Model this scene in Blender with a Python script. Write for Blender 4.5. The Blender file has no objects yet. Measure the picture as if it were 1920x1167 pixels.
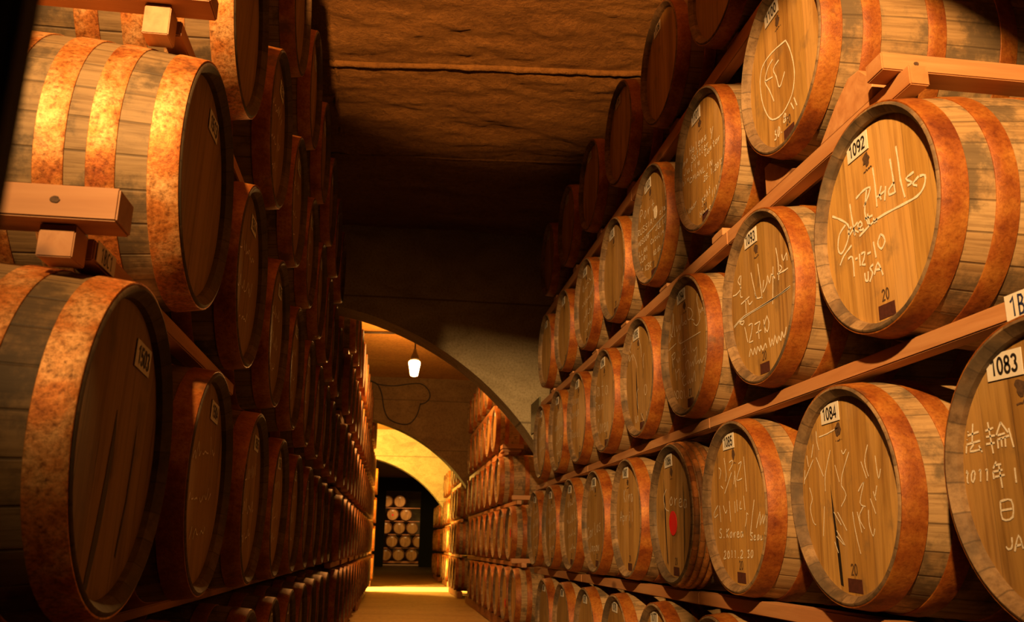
import bpy, bmesh, math, random
from mathutils import Vector, Matrix, noise

# ---------------------------------------------------------------- scene, camera, light
scene = bpy.context.scene
COL = scene.collection
EYE = 0.93            # height of the camera above the floor; the aisle runs along +Y
scene.view_settings.view_transform = 'Standard'
scene.view_settings.look = 'None'
scene.view_settings.gamma = 1.0
scene.view_settings.use_curve_mapping = False
scene.view_settings.exposure = 0.0
scene.cycles.diffuse_bounces = 1

def make_camera():
    yaw, pitch, roll = 0.1357, 0.2651, 0.0149
    cy, sy, cp, sp, cr, sr = math.cos(yaw), math.sin(yaw), math.cos(pitch), math.sin(pitch), math.cos(roll), math.sin(roll)
    fy = Vector((sy, cy, 0)); ry = Vector((cy, -sy, 0)); up = Vector((0, 0, 1))
    f = fy * cp + up * sp
    u = up * cp - fy * sp
    r2 = ry * cr + u * sr
    u2 = u * cr - ry * sr
    cam = bpy.data.cameras.new('camera')
    cam.sensor_width = 36.0
    cam.lens = 1629.0 / 1920.0 * 36.0
    cam.clip_start = 0.02
    cam.clip_end = 200
    cam.dof.use_dof = True
    cam.dof.focus_distance = 3.0
    cam.dof.aperture_fstop = 7.0
    o = bpy.data.objects.new('camera', cam)
    m = Matrix((r2, u2, -f)).transposed().to_4x4()
    m.translation = Vector((0, 0, EYE))
    o.matrix_world = m
    COL.objects.link(o)
    scene.camera = o
make_camera()

world = bpy.data.worlds.new('world')
scene.world = world
world.use_nodes = True
world.node_tree.nodes['Background'].inputs[0].default_value = (1.0, 0.10, 0.03, 1)
world.node_tree.nodes['Background'].inputs[1].default_value = 0.004

def lamp_light(name, kind, loc, energy, color, radius=0.06, target=None, angle=None, blend=1.0):
    d = bpy.data.lights.new(name, kind)
    d.energy = energy
    d.color = color
    d.shadow_soft_size = radius
    if kind == 'SPOT':
        d.spot_size = math.radians(angle)
        d.spot_blend = blend
    o = bpy.data.objects.new(name, d)
    o.location = loc
    if target is not None:
        o.rotation_euler = (Vector(target) - Vector(loc)).to_track_quat('-Z', 'Y').to_euler()
    COL.objects.link(o)
    return o

WARM = (1.0, 0.56, 0.20)
# the lamp of the bay behind the photographer
lamp_light('bay_lamp_light', 'SPOT', (-1.05, -1.7, 3.21), 2350, WARM, 0.06, (1.40, 3.74, 2.50), 68, 1.0)
# unseen spot added to wash the near vault; it has no fixture
lamp_light('added_vault_spot', 'SPOT', (-0.36, 0.32, 2.15), 1350, (1.0, 0.42, 0.11), 0.04, (0.22, 3.32, 4.90), 54, 0.22)
# bay two: the pendant's own glow is built with the pendant
# bay three and the cross passage
lamp_light('passage_lamp_light', 'POINT', (-1.35, 20.1, 3.25), 1300, (1.0, 0.60, 0.10), 0.15)
lamp_light('passage_daylight', 'SPOT', (-14.0, 20.12, 4.6), 230000, (1.0, 0.72, 0.16), 0.05, (0.4, 20.12, 0.4), 16, 0.3)
# in front of the stack at the end of the cellar
lamp_light('end_lamp_light', 'SPOT', (0.7, 43.8, 3.7), 230, (1.0, 0.5, 0.17), 0.08, (0.7, 45.5, 1.0), 110, 1.0)

# ---------------------------------------------------------------- materials
def new_mat(name):
    m = bpy.data.materials.new(name)
    m.use_nodes = True
    nt = m.node_tree
    b = nt.nodes['Principled BSDF']
    return m, nt, b

class N:
    """tiny helper around a node tree"""
    def __init__(self, nt):
        self.nt = nt
    def node(self, t, **kw):
        n = self.nt.nodes.new(t)
        for k, v in kw.items():
            setattr(n, k, v)
        return n
    def link(self, a, b):
        self.nt.links.new(a, b)
    def inp(self, sock, v):
        if hasattr(v, 'links'):
            self.link(v, sock)
        else:
            sock.default_value = v
    def math(self, op, a, b=0.0, c=None, clamp=False):
        n = self.node('ShaderNodeMath', operation=op, use_clamp=clamp)
        self.inp(n.inputs[0], a); self.inp(n.inputs[1], b)
        if c is not None: self.inp(n.inputs[2], c)
        return n.outputs[0]
    def coords(self):
        return self.node('ShaderNodeTexCoord').outputs['Object']
    def rnd(self):
        return self.node('ShaderNodeObjectInfo').outputs['Random']
    def mapping(self, vec, scale=(1, 1, 1), loc=(0, 0, 0)):
        n = self.node('ShaderNodeMapping')
        self.link(vec, n.inputs['Vector'])
        self.inp(n.inputs['Scale'], scale); self.inp(n.inputs['Location'], loc)
        return n.outputs[0]
    def noise(self, vec, scale=5.0, detail=4.0, rough=0.55, dist=0.0):
        n = self.node('ShaderNodeTexNoise')
        self.link(vec, n.inputs['Vector'])
        n.inputs['Scale'].default_value = scale; n.inputs['Detail'].default_value = detail
        n.inputs['Roughness'].default_value = rough; n.inputs['Distortion'].default_value = dist
        return n.outputs['Fac']
    def white(self, a, b):
        n = self.node('ShaderNodeTexWhiteNoise', noise_dimensions='2D')
        c = self.node('ShaderNodeCombineXYZ')
        self.inp(c.inputs[0], a); self.inp(c.inputs[1], b)
        self.link(c.outputs[0], n.inputs['Vector'])
        return n.outputs['Value']
    def ramp(self, fac, stops, interp='LINEAR'):
        n = self.node('ShaderNodeValToRGB')
        self.link(fac, n.inputs[0])
        cr = n.color_ramp
        cr.interpolation = interp
        while len(cr.elements) > 1: cr.elements.remove(cr.elements[-1])
        for i, (p, c) in enumerate(stops):
            e = cr.elements[0] if i == 0 else cr.elements.new(p)
            e.position = p
            e.color = (c[0], c[1], c[2], 1) if len(c) == 3 else c
        return n.outputs[0]
    def mix(self, fac, a, b, blend='MIX'):
        n = self.node('ShaderNodeMix', data_type='RGBA', blend_type=blend)
        self.inp(n.inputs[0], fac)
        for s, v in ((n.inputs[6], a), (n.inputs[7], b)):
            if hasattr(v, 'links'): self.link(v, s)
            else: s.default_value = (v[0], v[1], v[2], 1)
        return n.outputs[2]
    def sstep(self, v, lo, hi):
        n = self.node('ShaderNodeMapRange', interpolation_type='SMOOTHSTEP')
        self.inp(n.inputs[0], v); n.inputs[1].default_value = lo; n.inputs[2].default_value = hi
        return n.outputs[0]
    def bump(self, h, strength, dist, bsdf):
        n = self.node('ShaderNodeBump')
        n.inputs['Strength'].default_value = strength; n.inputs['Distance'].default_value = dist
        self.link(h, n.inputs['Height'])
        self.link(n.outputs[0], bsdf.inputs['Normal'])
    def offset(self, vec, r, amount=37.0):
        """shift coordinates by the object's random number so that copies differ"""
        c = self.node('ShaderNodeCombineXYZ')
        v = self.math('MULTIPLY', r, amount)
        for i in range(3): self.link(v, c.inputs[i])
        n = self.node('ShaderNodeVectorMath', operation='ADD')
        self.link(vec, n.inputs[0]); self.link(c.outputs[0], n.inputs[1])
        return n.outputs[0]

def mat_head(name, gaps=True, gain=1.0):
    m, nt, b = new_mat(name); k = N(nt)
    co = k.coords(); r = k.rnd()
    sep = k.node('ShaderNodeSeparateXYZ'); k.link(co, sep.inputs[0])
    oc = k.offset(co, r)
    # planks run up the head; each object has its own set
    wob = k.noise(k.mapping(oc, (0.5, 1, 5)), 1.0, 3)
    y = k.math('ADD', sep.outputs[1], k.math('MULTIPLY', k.math('SUBTRACT', wob, 0.5), 0.018))
    y = k.math('ADD', y, k.math('MULTIPLY', r, 3.1))
    t = k.math('DIVIDE', y, 0.088)
    idx = k.math('FLOOR', t)
    fr = k.math('SUBTRACT', t, idx)
    tone = k.white(idx, k.math('MULTIPLY', r, 91.0))
    edge = k.math('MINIMUM', fr, k.math('SUBTRACT', 1.0, fr))
    open_ = k.sstep(k.math('MULTIPLY', k.noise(k.mapping(oc, (1, 1, 3.2)), 1.6, 1), k.math('ADD', k.math('MULTIPLY', tone, 0.75), 0.35)), 0.56, 0.74)
    if not gaps: open_ = k.math('MULTIPLY', open_, 0.0)
    width = k.math('ADD', 0.008, k.math('MULTIPLY', open_, 0.070))
    seam = k.math('SUBTRACT', 1.0, k.sstep(k.math('DIVIDE', edge, width), 0.55, 1.0))
    grain = k.noise(k.mapping(oc, (1, 70, 3.0)), 1.0, 6, 0.65)
    grain2 = k.noise(k.mapping(oc, (1, 16, 1.6)), 1.0, 4, 0.6, 0.6)
    base = k.ramp(tone, [(0.0, (0.42, 0.215, 0.048)), (0.35, (0.49, 0.265, 0.062)), (0.7, (0.54, 0.300, 0.080)), (1.0, (0.60, 0.33, 0.10))])
    g = k.ramp(grain, [(0.28, (0.60, 0.54, 0.46)), (0.50, (1, 1, 1)), (0.75, (1.12, 1.10, 1.05))])
    c = k.mix(1.0, base, g, 'MULTIPLY')
    g2 = k.ramp(grain2, [(0.30, (0.66, 0.60, 0.52)), (0.50, (1, 1, 1))])
    c = k.mix(1.0, c, g2, 'MULTIPLY')
    blot = k.sstep(k.noise(oc, 9.0, 5, 0.6), 0.56, 0.74)
    c = k.mix(k.math('MULTIPLY', blot, 0.55), c, (0.17, 0.11, 0.055))
    pale = k.sstep(k.noise(k.mapping(oc, (1, 7, 2)), 1.3, 3), 0.52, 0.75)
    c = k.mix(k.math('MULTIPLY', pale, 0.5), c, (0.52, 0.31, 0.13))
    ov = k.math('MULTIPLY', gain, k.math('ADD', 0.80, k.math('MULTIPLY', r, 0.36)))
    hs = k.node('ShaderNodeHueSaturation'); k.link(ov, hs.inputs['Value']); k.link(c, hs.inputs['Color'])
    c = k.mix(k.math('MULTIPLY', seam, k.math('ADD', 0.38, k.math('MULTIPLY', open_, 0.58))), hs.outputs[0], (0.022, 0.012, 0.007))
    k.link(c, b.inputs['Base Color'])
    b.inputs['Roughness'].default_value = 0.62
    h = k.math('SUBTRACT', k.math('MULTIPLY', grain, 0.35), k.math('MULTIPLY', seam, 1.4))
    k.bump(h, 0.55, 0.004, b)
    return m

def mat_staves(name, tone_=1.0):
    m, nt, b = new_mat(name); k = N(nt)
    co = k.coords(); r = k.rnd()
    sep = k.node('ShaderNodeSeparateXYZ'); k.link(co, sep.inputs[0])
    ang = k.math('ARCTAN2', sep.outputs[1], sep.outputs[2])
    t = k.math('ADD', k.math('MULTIPLY', ang, 27 / (2 * math.pi)), k.math('MULTIPLY', r, 7.7))
    idx = k.math('FLOOR', t); fr = k.math('SUBTRACT', t, idx)
    tone = k.white(idx, k.math('MULTIPLY', r, 53.0))
    edge = k.math('MINIMUM', fr, k.math('SUBTRACT', 1.0, fr))
    seam = k.math('SUBTRACT', 1.0, k.sstep(edge, 0.012, 0.05))
    oc = k.offset(co, r)
    comb = k.node('ShaderNodeCombineXYZ')
    k.link(k.math('MULTIPLY', sep.outputs[0], 5.0), comb.inputs[0])
    k.link(k.math('MULTIPLY', t, 5.5), comb.inputs[1])
    k.link(k.math('MULTIPLY', r, 40.0), comb.inputs[2])
    grain = k.noise(comb.outputs[0], 1.3, 6, 0.65)
    base = k.ramp(tone, [(0.0, (0.46, 0.27, 0.11)), (0.5, (0.54, 0.33, 0.145)), (1.0, (0.62, 0.40, 0.19))])
    g = k.ramp(grain, [(0.30, (0.55, 0.50, 0.44)), (0.55, (1, 1, 1)), (0.8, (1.12, 1.10, 1.08))])
    c = k.mix(1.0, base, g, 'MULTIPLY')
    mould = k.sstep(k.noise(oc, 6.0, 7, 0.68), 0.47, 0.62)
    c = k.mix(k.math('MULTIPLY', mould, 0.78), c, (0.10, 0.070, 0.040))
    c = k.mix(k.math('MULTIPLY', seam, 0.5), c, (0.06, 0.035, 0.018))
    k.link(c, b.inputs['Base Color'])
    b.inputs['Roughness'].default_value = 0.68
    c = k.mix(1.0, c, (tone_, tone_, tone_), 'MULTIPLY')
    k.link(c, b.inputs['Base Color'])
    k.bump(k.math('SUBTRACT', k.math('MULTIPLY', grain, 0.5), seam), 0.5, 0.003, b)
    return m

def mat_hoop(name, fresh=False):
    m, nt, b = new_mat(name); k = N(nt)
    oc = k.offset(k.coords(), k.rnd(), 11.0)
    n1 = k.noise(oc, 11.0, 5, 0.6)
    n2 = k.noise(oc, 95.0, 5, 0.75)
    c = k.ramp(n1, [(0.32, (0.20, 0.042, 0.006)), (0.48, (0.34, 0.092, 0.011)), (0.66, (0.46, 0.165, 0.022))])
    sp = (0.32, 0.26, 0.22) if fresh else (0.62, 0.55, 0.50)
    hi = (1.5, 1.6, 1.9) if fresh else (1.22, 1.35, 1.5)
    if fresh: c = k.ramp(n1, [(0.30, (0.40, 0.10, 0.018)), (0.46, (0.66, 0.23, 0.045)), (0.62, (0.80, 0.42, 0.15))])
    s = k.ramp(n2, [(0.32, sp), (0.5, (1, 1, 1)), (0.70, hi)])
    c = k.mix(1.0, c, s, 'MULTIPLY')
    pat = k.sstep(k.noise(oc, 5.0, 4, 0.6), 0.62, 0.72)
    c = k.mix(k.math('MULTIPLY', pat, 0.75), c, (0.10, 0.045, 0.022))
    k.link(c, b.inputs['Base Color'])
    b.inputs['Metallic'].default_value = 0.45 if fresh else 0.2
    b.inputs['Roughness'].default_value = 0.52
    k.bump(n2, 0.5, 0.0025, b)
    return m

def mat_chime(name, gain=1.0):
    m, nt, b = new_mat(name); k = N(nt)
    co = k.coords(); r = k.rnd()
    sep = k.node('ShaderNodeSeparateXYZ'); k.link(co, sep.inputs[0])
    ang = k.math('ARCTAN2', sep.outputs[1], sep.outputs[2])
    t = k.math('ADD', k.math('MULTIPLY', ang, 27 / (2 * math.pi)), k.math('MULTIPLY', r, 7.7))
    idx = k.math('FLOOR', t); fr = k.math('SUBTRACT', t, idx)
    tone = k.white(idx, k.math('MULTIPLY', r, 17.0))
    edge = k.math('MINIMUM', fr, k.math('SUBTRACT', 1.0, fr))
    seam = k.math('SUBTRACT', 1.0, k.sstep(edge, 0.01, 0.05))
    c = k.ramp(tone, [(0.0, (0.22, 0.13, 0.065)), (0.5, (0.31, 0.19, 0.09)), (1.0, (0.40, 0.25, 0.12))])
    n = k.noise(k.offset(co, r), 38.0, 5, 0.7)
    c = k.mix(1.0, c, k.ramp(n, [(0.3, (0.5, 0.45, 0.4)), (0.6, (1.1, 1.1, 1.1))]), 'MULTIPLY')
    c = k.mix(k.math('MULTIPLY', seam, 0.55), c, (0.05, 0.03, 0.015))
    c = k.mix(1.0, c, (gain if isinstance(gain, tuple) else (gain, gain, gain)), 'MULTIPLY')
    dk = k.sstep(k.noise(k.offset(co, r), 4.5, 3, 0.6), 0.48, 0.62)
    c = k.mix(k.math('MULTIPLY', dk, 0.7), c, (0.06, 0.045, 0.03))
    k.link(c, b.inputs['Base Color'])
    b.inputs['Roughness'].default_value = 0.7
    k.bump(n, 0.4, 0.002, b)
    return m

def mat_timber(name, tint=(1, 1, 1)):
    m, nt, b = new_mat(name); k = N(nt)
    co = k.coords(); r = k.rnd(); oc = k.offset(co, r)
    g = k.noise(k.mapping(oc, (1.6, 26, 26)), 1.0, 5, 0.6, 0.5)
    g2 = k.noise(k.mapping(oc, (0.7, 5, 5)), 1.0, 3)
    c = k.ramp(g, [(0.3, (0.44, 0.19, 0.070)), (0.5, (0.57, 0.265, 0.105)), (0.72, (0.66, 0.34, 0.15))])
    c = k.mix(k.math('MULTIPLY', k.sstep(g2, 0.45, 0.7), 0.5), c, (0.44, 0.165, 0.045))
    v = k.node('ShaderNodeTexVoronoi'); k.link(k.mapping(oc, (2.2, 5.0, 5.0)), v.inputs['Vector'])
    v.inputs['Scale'].default_value = 1.0
    knot = k.math('SUBTRACT', 1.0, k.sstep(v.outputs['Distance'], 0.07, 0.17))
    c = k.mix(k.math('MULTIPLY', knot, 0.8), c, (0.16, 0.065, 0.03))
    c = k.mix(1.0, c, tint, 'MULTIPLY')
    k.link(c, b.inputs['Base Color'])
    b.inputs['Roughness'].default_value = 0.6
    k.bump(g, 0.3, 0.002, b)
    return m

def mat_stone(name, cols, bump=0.6, dist=0.02, lines=None, scale=1.0, rough=0.85):
    m, nt, b = new_mat(name); k = N(nt)
    co = k.coords()
    n0 = k.noise(k.mapping(co, (0.55, 1.6, 1.0)), 2.2 * scale, 8, 0.62, 0.7)
    n1 = k.noise(co, 26.0 * scale, 8, 0.7)
    n2 = k.noise(co, 1.1, 3)
    c = k.ramp(n0, [(0.30, cols[0]), (0.5, cols[1]), (0.72, cols[2])])
    c = k.mix(1.0, c, k.ramp(n1, [(0.30, (0.62, 0.58, 0.52)), (0.55, (1.05, 1.05, 1.05))]), 'MULTIPLY')
    c = k.mix(k.math('MULTIPLY', k.sstep(n2, 0.5, 0.75), 0.45), c, cols[0])
    h = k.math('ADD', k.math('MULTIPLY', n0, 0.8), k.math('MULTIPLY', n1, 0.5))
    if lines:
        sep = k.node('ShaderNodeSeparateXYZ'); k.link(co, sep.inputs[0])
        z = k.math('ADD', sep.outputs[2], k.math('MULTIPLY', n2, 0.02))
        t = k.math('FRACT', k.math('DIVIDE', k.math('ADD', z, lines[1]), lines[0]))
        e = k.math('MULTIPLY', k.math('MINIMUM', t, k.math('SUBTRACT', 1.0, t)), lines[0])
        ln = k.math('SUBTRACT', 1.0, k.sstep(e, 0.004, 0.013))
        c = k.mix(k.math('MULTIPLY', ln, 0.6), c, (0.06, 0.035, 0.015))
        h = k.math('SUBTRACT', h, k.math('MULTIPLY', ln, 0.6))
    k.link(c, b.inputs['Base Color'])
    b.inputs['Roughness'].default_value = rough
    k.bump(h, bump, dist, b)
    return m

def mat_flat(name, color, rough=0.6, metal=0.0, noise_amt=0.25, scale=60.0):
    m, nt, b = new_mat(name); k = N(nt)
    n = k.noise(k.offset(k.coords(), k.rnd()), scale, 5, 0.7)
    lo = tuple(c * (1 - noise_amt) for c in color); hi = tuple(min(1, c * (1 + noise_amt * 0.6)) for c in color)
    k.link(k.ramp(n, [(0.3, lo), (0.7, hi)]), b.inputs['Base Color'])
    b.inputs['Roughness'].default_value = rough
    b.inputs['Metallic'].default_value = metal
    return m

def mat_chalk(name):
    m, nt, b = new_mat(name); k = N(nt)
    n = k.noise(k.coords(), 420.0, 3, 0.8)
    c = k.ramp(n, [(0.36, (0.62, 0.46, 0.28)), (0.50, (0.95, 0.86, 0.72))])
    k.link(c, b.inputs['Base Color']); b.inputs['Roughness'].default_value = 0.9
    return m

M = {
    'head': mat_head('oak_head'), 'head_tight': mat_head('tight_oak_head', False), 'head_shaded': mat_head('shaded_oak_head', True, 0.66), 'staves': mat_staves('oak_staves', 0.84), 'staves_grey': mat_staves('mouldy_oak_staves', 0.62), 'hoop': mat_hoop('rusted_hoop_steel'), 'hoop_fresh': mat_hoop('flaking_orange_rust', True),  # left-stack heads: same oak darkened, their shade put into the colour
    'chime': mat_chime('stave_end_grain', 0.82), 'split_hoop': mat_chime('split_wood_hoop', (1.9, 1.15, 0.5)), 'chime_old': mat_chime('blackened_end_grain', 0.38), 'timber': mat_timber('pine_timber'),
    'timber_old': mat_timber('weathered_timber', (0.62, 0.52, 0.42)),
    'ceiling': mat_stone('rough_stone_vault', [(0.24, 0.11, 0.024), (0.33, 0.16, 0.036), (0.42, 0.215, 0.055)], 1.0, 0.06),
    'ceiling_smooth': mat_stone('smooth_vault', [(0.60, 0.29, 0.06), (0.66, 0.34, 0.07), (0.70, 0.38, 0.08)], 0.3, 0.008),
    'arch': mat_stone('arch_plaster', [(0.38, 0.30, 0.17), (0.52, 0.42, 0.25), (0.64, 0.53, 0.33)], 0.35, 0.006, (1.15, 0.24), 2.0),
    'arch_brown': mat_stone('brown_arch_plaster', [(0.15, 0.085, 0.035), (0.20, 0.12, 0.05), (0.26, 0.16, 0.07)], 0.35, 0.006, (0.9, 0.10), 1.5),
    'arch_yellow': mat_stone('ochre_arch_plaster', [(0.50, 0.34, 0.10), (0.60, 0.42, 0.12), (0.66, 0.48, 0.15)], 0.25, 0.006, (0.9, 0.25), 1.2),
    'floor': mat_stone('worn_concrete', [(0.36, 0.24, 0.11), (0.44, 0.30, 0.14), (0.52, 0.36, 0.17)], 0.2, 0.004, None, 0.6, 0.55),
    'plate': mat_flat('printed_plate', (0.88, 0.80, 0.70), 0.5, 0, 0.06, 20),
    'ink': mat_flat('black_ink', (0.02, 0.015, 0.012), 0.5, 0, 0.1),
    'blue_ink': mat_flat('blue_ink', (0.02, 0.03, 0.10), 0.5, 0, 0.1),
    'stamp': mat_flat('burnt_stamp', (0.11, 0.055, 0.025), 0.8, 0, 0.6, 160.0),
    'brand': mat_flat('dark_red_brand', (0.085, 0.02, 0.012), 0.7, 0, 0.4, 120.0),
    'chalk': mat_chalk('chalk'),
    'red': mat_flat('red_sticker', (0.85, 0.012, 0.012), 0.5, 0, 0.05),
    'iron': mat_flat('dark_iron', (0.035, 0.025, 0.02), 0.5, 0.4, 0.2),
    'rubber': mat_flat('black_rubber', (0.02, 0.015, 0.012), 0.6, 0, 0.2),
    'shade': mat_flat('grey_green_board', (0.16, 0.15, 0.07), 0.7, 0, 0.5, 40.0),
    'black': mat_flat('near_black', (0.012, 0.008, 0.006), 0.8, 0, 0.2),  # near-black base colour of the end walls and the upright post
}
def mat_glow(name, color, strength):
    m, nt, b = new_mat(name)
    k = N(nt)
    lw = k.node('ShaderNodeTexNoise'); lw.inputs['Scale'].default_value = 3.0
    k.link(k.ramp(lw.outputs['Fac'], [(0.3, color), (0.7, tuple(min(1, c * 1.05) for c in color))]), b.inputs['Emission Color'])
    b.inputs['Base Color'].default_value = (0.9, 0.85, 0.7, 1)
    b.inputs['Emission Strength'].default_value = strength
    return m
M['glow'] = mat_glow('lit_bulb_glass', (1.0, 0.44, 0.10), 640.0)

# ---------------------------------------------------------------- object helpers
def link_mesh(name, verts, faces, mat, parent=None, smooth=False, mat_index=None, loc=None, rot=None):
    me = bpy.data.meshes.new(name)
    me.from_pydata(verts, [], faces)
    for x in (mat if isinstance(mat, (list, tuple)) else [mat]): me.materials.append(x)
    if mat_index: me.polygons.foreach_set('material_index', mat_index)
    if smooth: me.polygons.foreach_set('use_smooth', [True] * len(me.polygons))
    me.update()
    return inst(name, me, parent, loc, rot)

def inst(name, me, parent=None, loc=None, rot=None):
    o = bpy.data.objects.new(name, me)
    COL.objects.link(o)
    if parent is not None: o.parent = parent
    if loc is not None: o.location = loc
    if rot is not None: o.rotation_euler = rot
    return o

def empty(name, loc, rot=(0, 0, 0)):
    o = bpy.data.objects.new(name, None)
    o.empty_display_size = 0.1
    COL.objects.link(o)
    o.location = loc; o.rotation_euler = rot
    return o

def tag(o, label, cat, group=None):
    o['label'] = label; o['category'] = cat
    if group: o['group'] = group
    return o

def structure(o, label=None):
    o['kind'] = 'structure'
    if label: o['label'] = label
    return o

def lathe(profile, seg, closed=True):
    """profile: list of (x, r); revolved about the X axis"""
    vs = []; fs = []
    n = len(profile)
    for x, r in profile:
        for s in range(seg):
            a = 2 * math.pi * s / seg
            vs.append((x, r * math.sin(a), r * math.cos(a)))
    for i in range(n if closed else n - 1):
        j = (i + 1) % n
        for s in range(seg):
            t = (s + 1) % seg
            fs.append((i * seg + s, j * seg + s, j * seg + t, i * seg + t))
    return vs, fs

def mesh_of(name, vs, fs, mats, mi=None, smooth=True, sharp=None):
    me = bpy.data.meshes.new(name)
    me.from_pydata(vs, [], fs)
    for x in mats: me.materials.append(x)
    if mi: me.polygons.foreach_set('material_index', mi)
    if smooth: me.polygons.foreach_set('use_smooth', [True] * len(me.polygons))
    me.update()
    if sharp: me.set_sharp_from_angle(angle=math.radians(sharp))
    return me

def bevel_box(name, size, mat, parent=None, loc=(0, 0, 0), rot=(0, 0, 0), bevel=0.003, warp=0.0, seed=0, cuts=0):
    """a sawn timber: bevelled, slightly warped box, long axis along local X"""
    bm = bmesh.new()
    bmesh.ops.create_cube(bm, size=1.0)
    bmesh.ops.scale(bm, vec=size, verts=bm.verts)
    if cuts:
        es = [e for e in bm.edges if abs((e.verts[0].co - e.verts[1].co).x) > size[0] * 0.5]
        bmesh.ops.subdivide_edges(bm, edges=es, cuts=cuts)
    rr = random.Random(seed)
    ph = rr.uniform(0, 6)
    for v in bm.verts:
        v.co.z += warp * math.sin(v.co.x * 1.7 + ph); v.co.y += warp * math.cos(v.co.x * 1.3 + ph)
    if bevel:
        es = [e for e in bm.edges if len(e.link_faces) == 2 and e.calc_face_angle(0) > 0.8]
        bmesh.ops.bevel(bm, geom=es, offset=bevel, segments=2, affect='EDGES')
    me = bpy.data.meshes.new(name)
    bm.to_mesh(me); bm.free()
    me.materials.append(mat)
    return inst(name, me, parent, loc, rot)

def tube(pts, rad, seg=8):
    """verts, faces of a tube along the points"""
    P = [Vector(p) for p in pts]
    vs = []; fs = []
    prev = None
    for i, p in enumerate(P):
        d = (P[min(i + 1, len(P) - 1)] - P[max(i - 1, 0)]).normalized()
        n = d.cross(Vector((0, 1, 0.01)) if prev is None else prev.cross(d)).normalized() if prev is None else (prev - d * prev.dot(d)).normalized()
        prev = n
        bn = d.cross(n)
        r = rad[i] if isinstance(rad, (list, tuple)) else rad
        for s in range(seg):
            a = 2 * math.pi * s / seg
            vs.append(tuple(p + n * (r * math.cos(a)) + bn * (r * math.sin(a))))
    for i in range(len(P) - 1):
        for s in range(seg):
            t = (s + 1) % seg
            fs.append((i * seg + s, i * seg + t, (i + 1) * seg + t, (i + 1) * seg + s))
    fs.append(tuple(range(seg - 1, -1, -1))); fs.append(tuple(range((len(P) - 1) * seg, len(P) * seg)))
    return vs, fs

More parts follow.
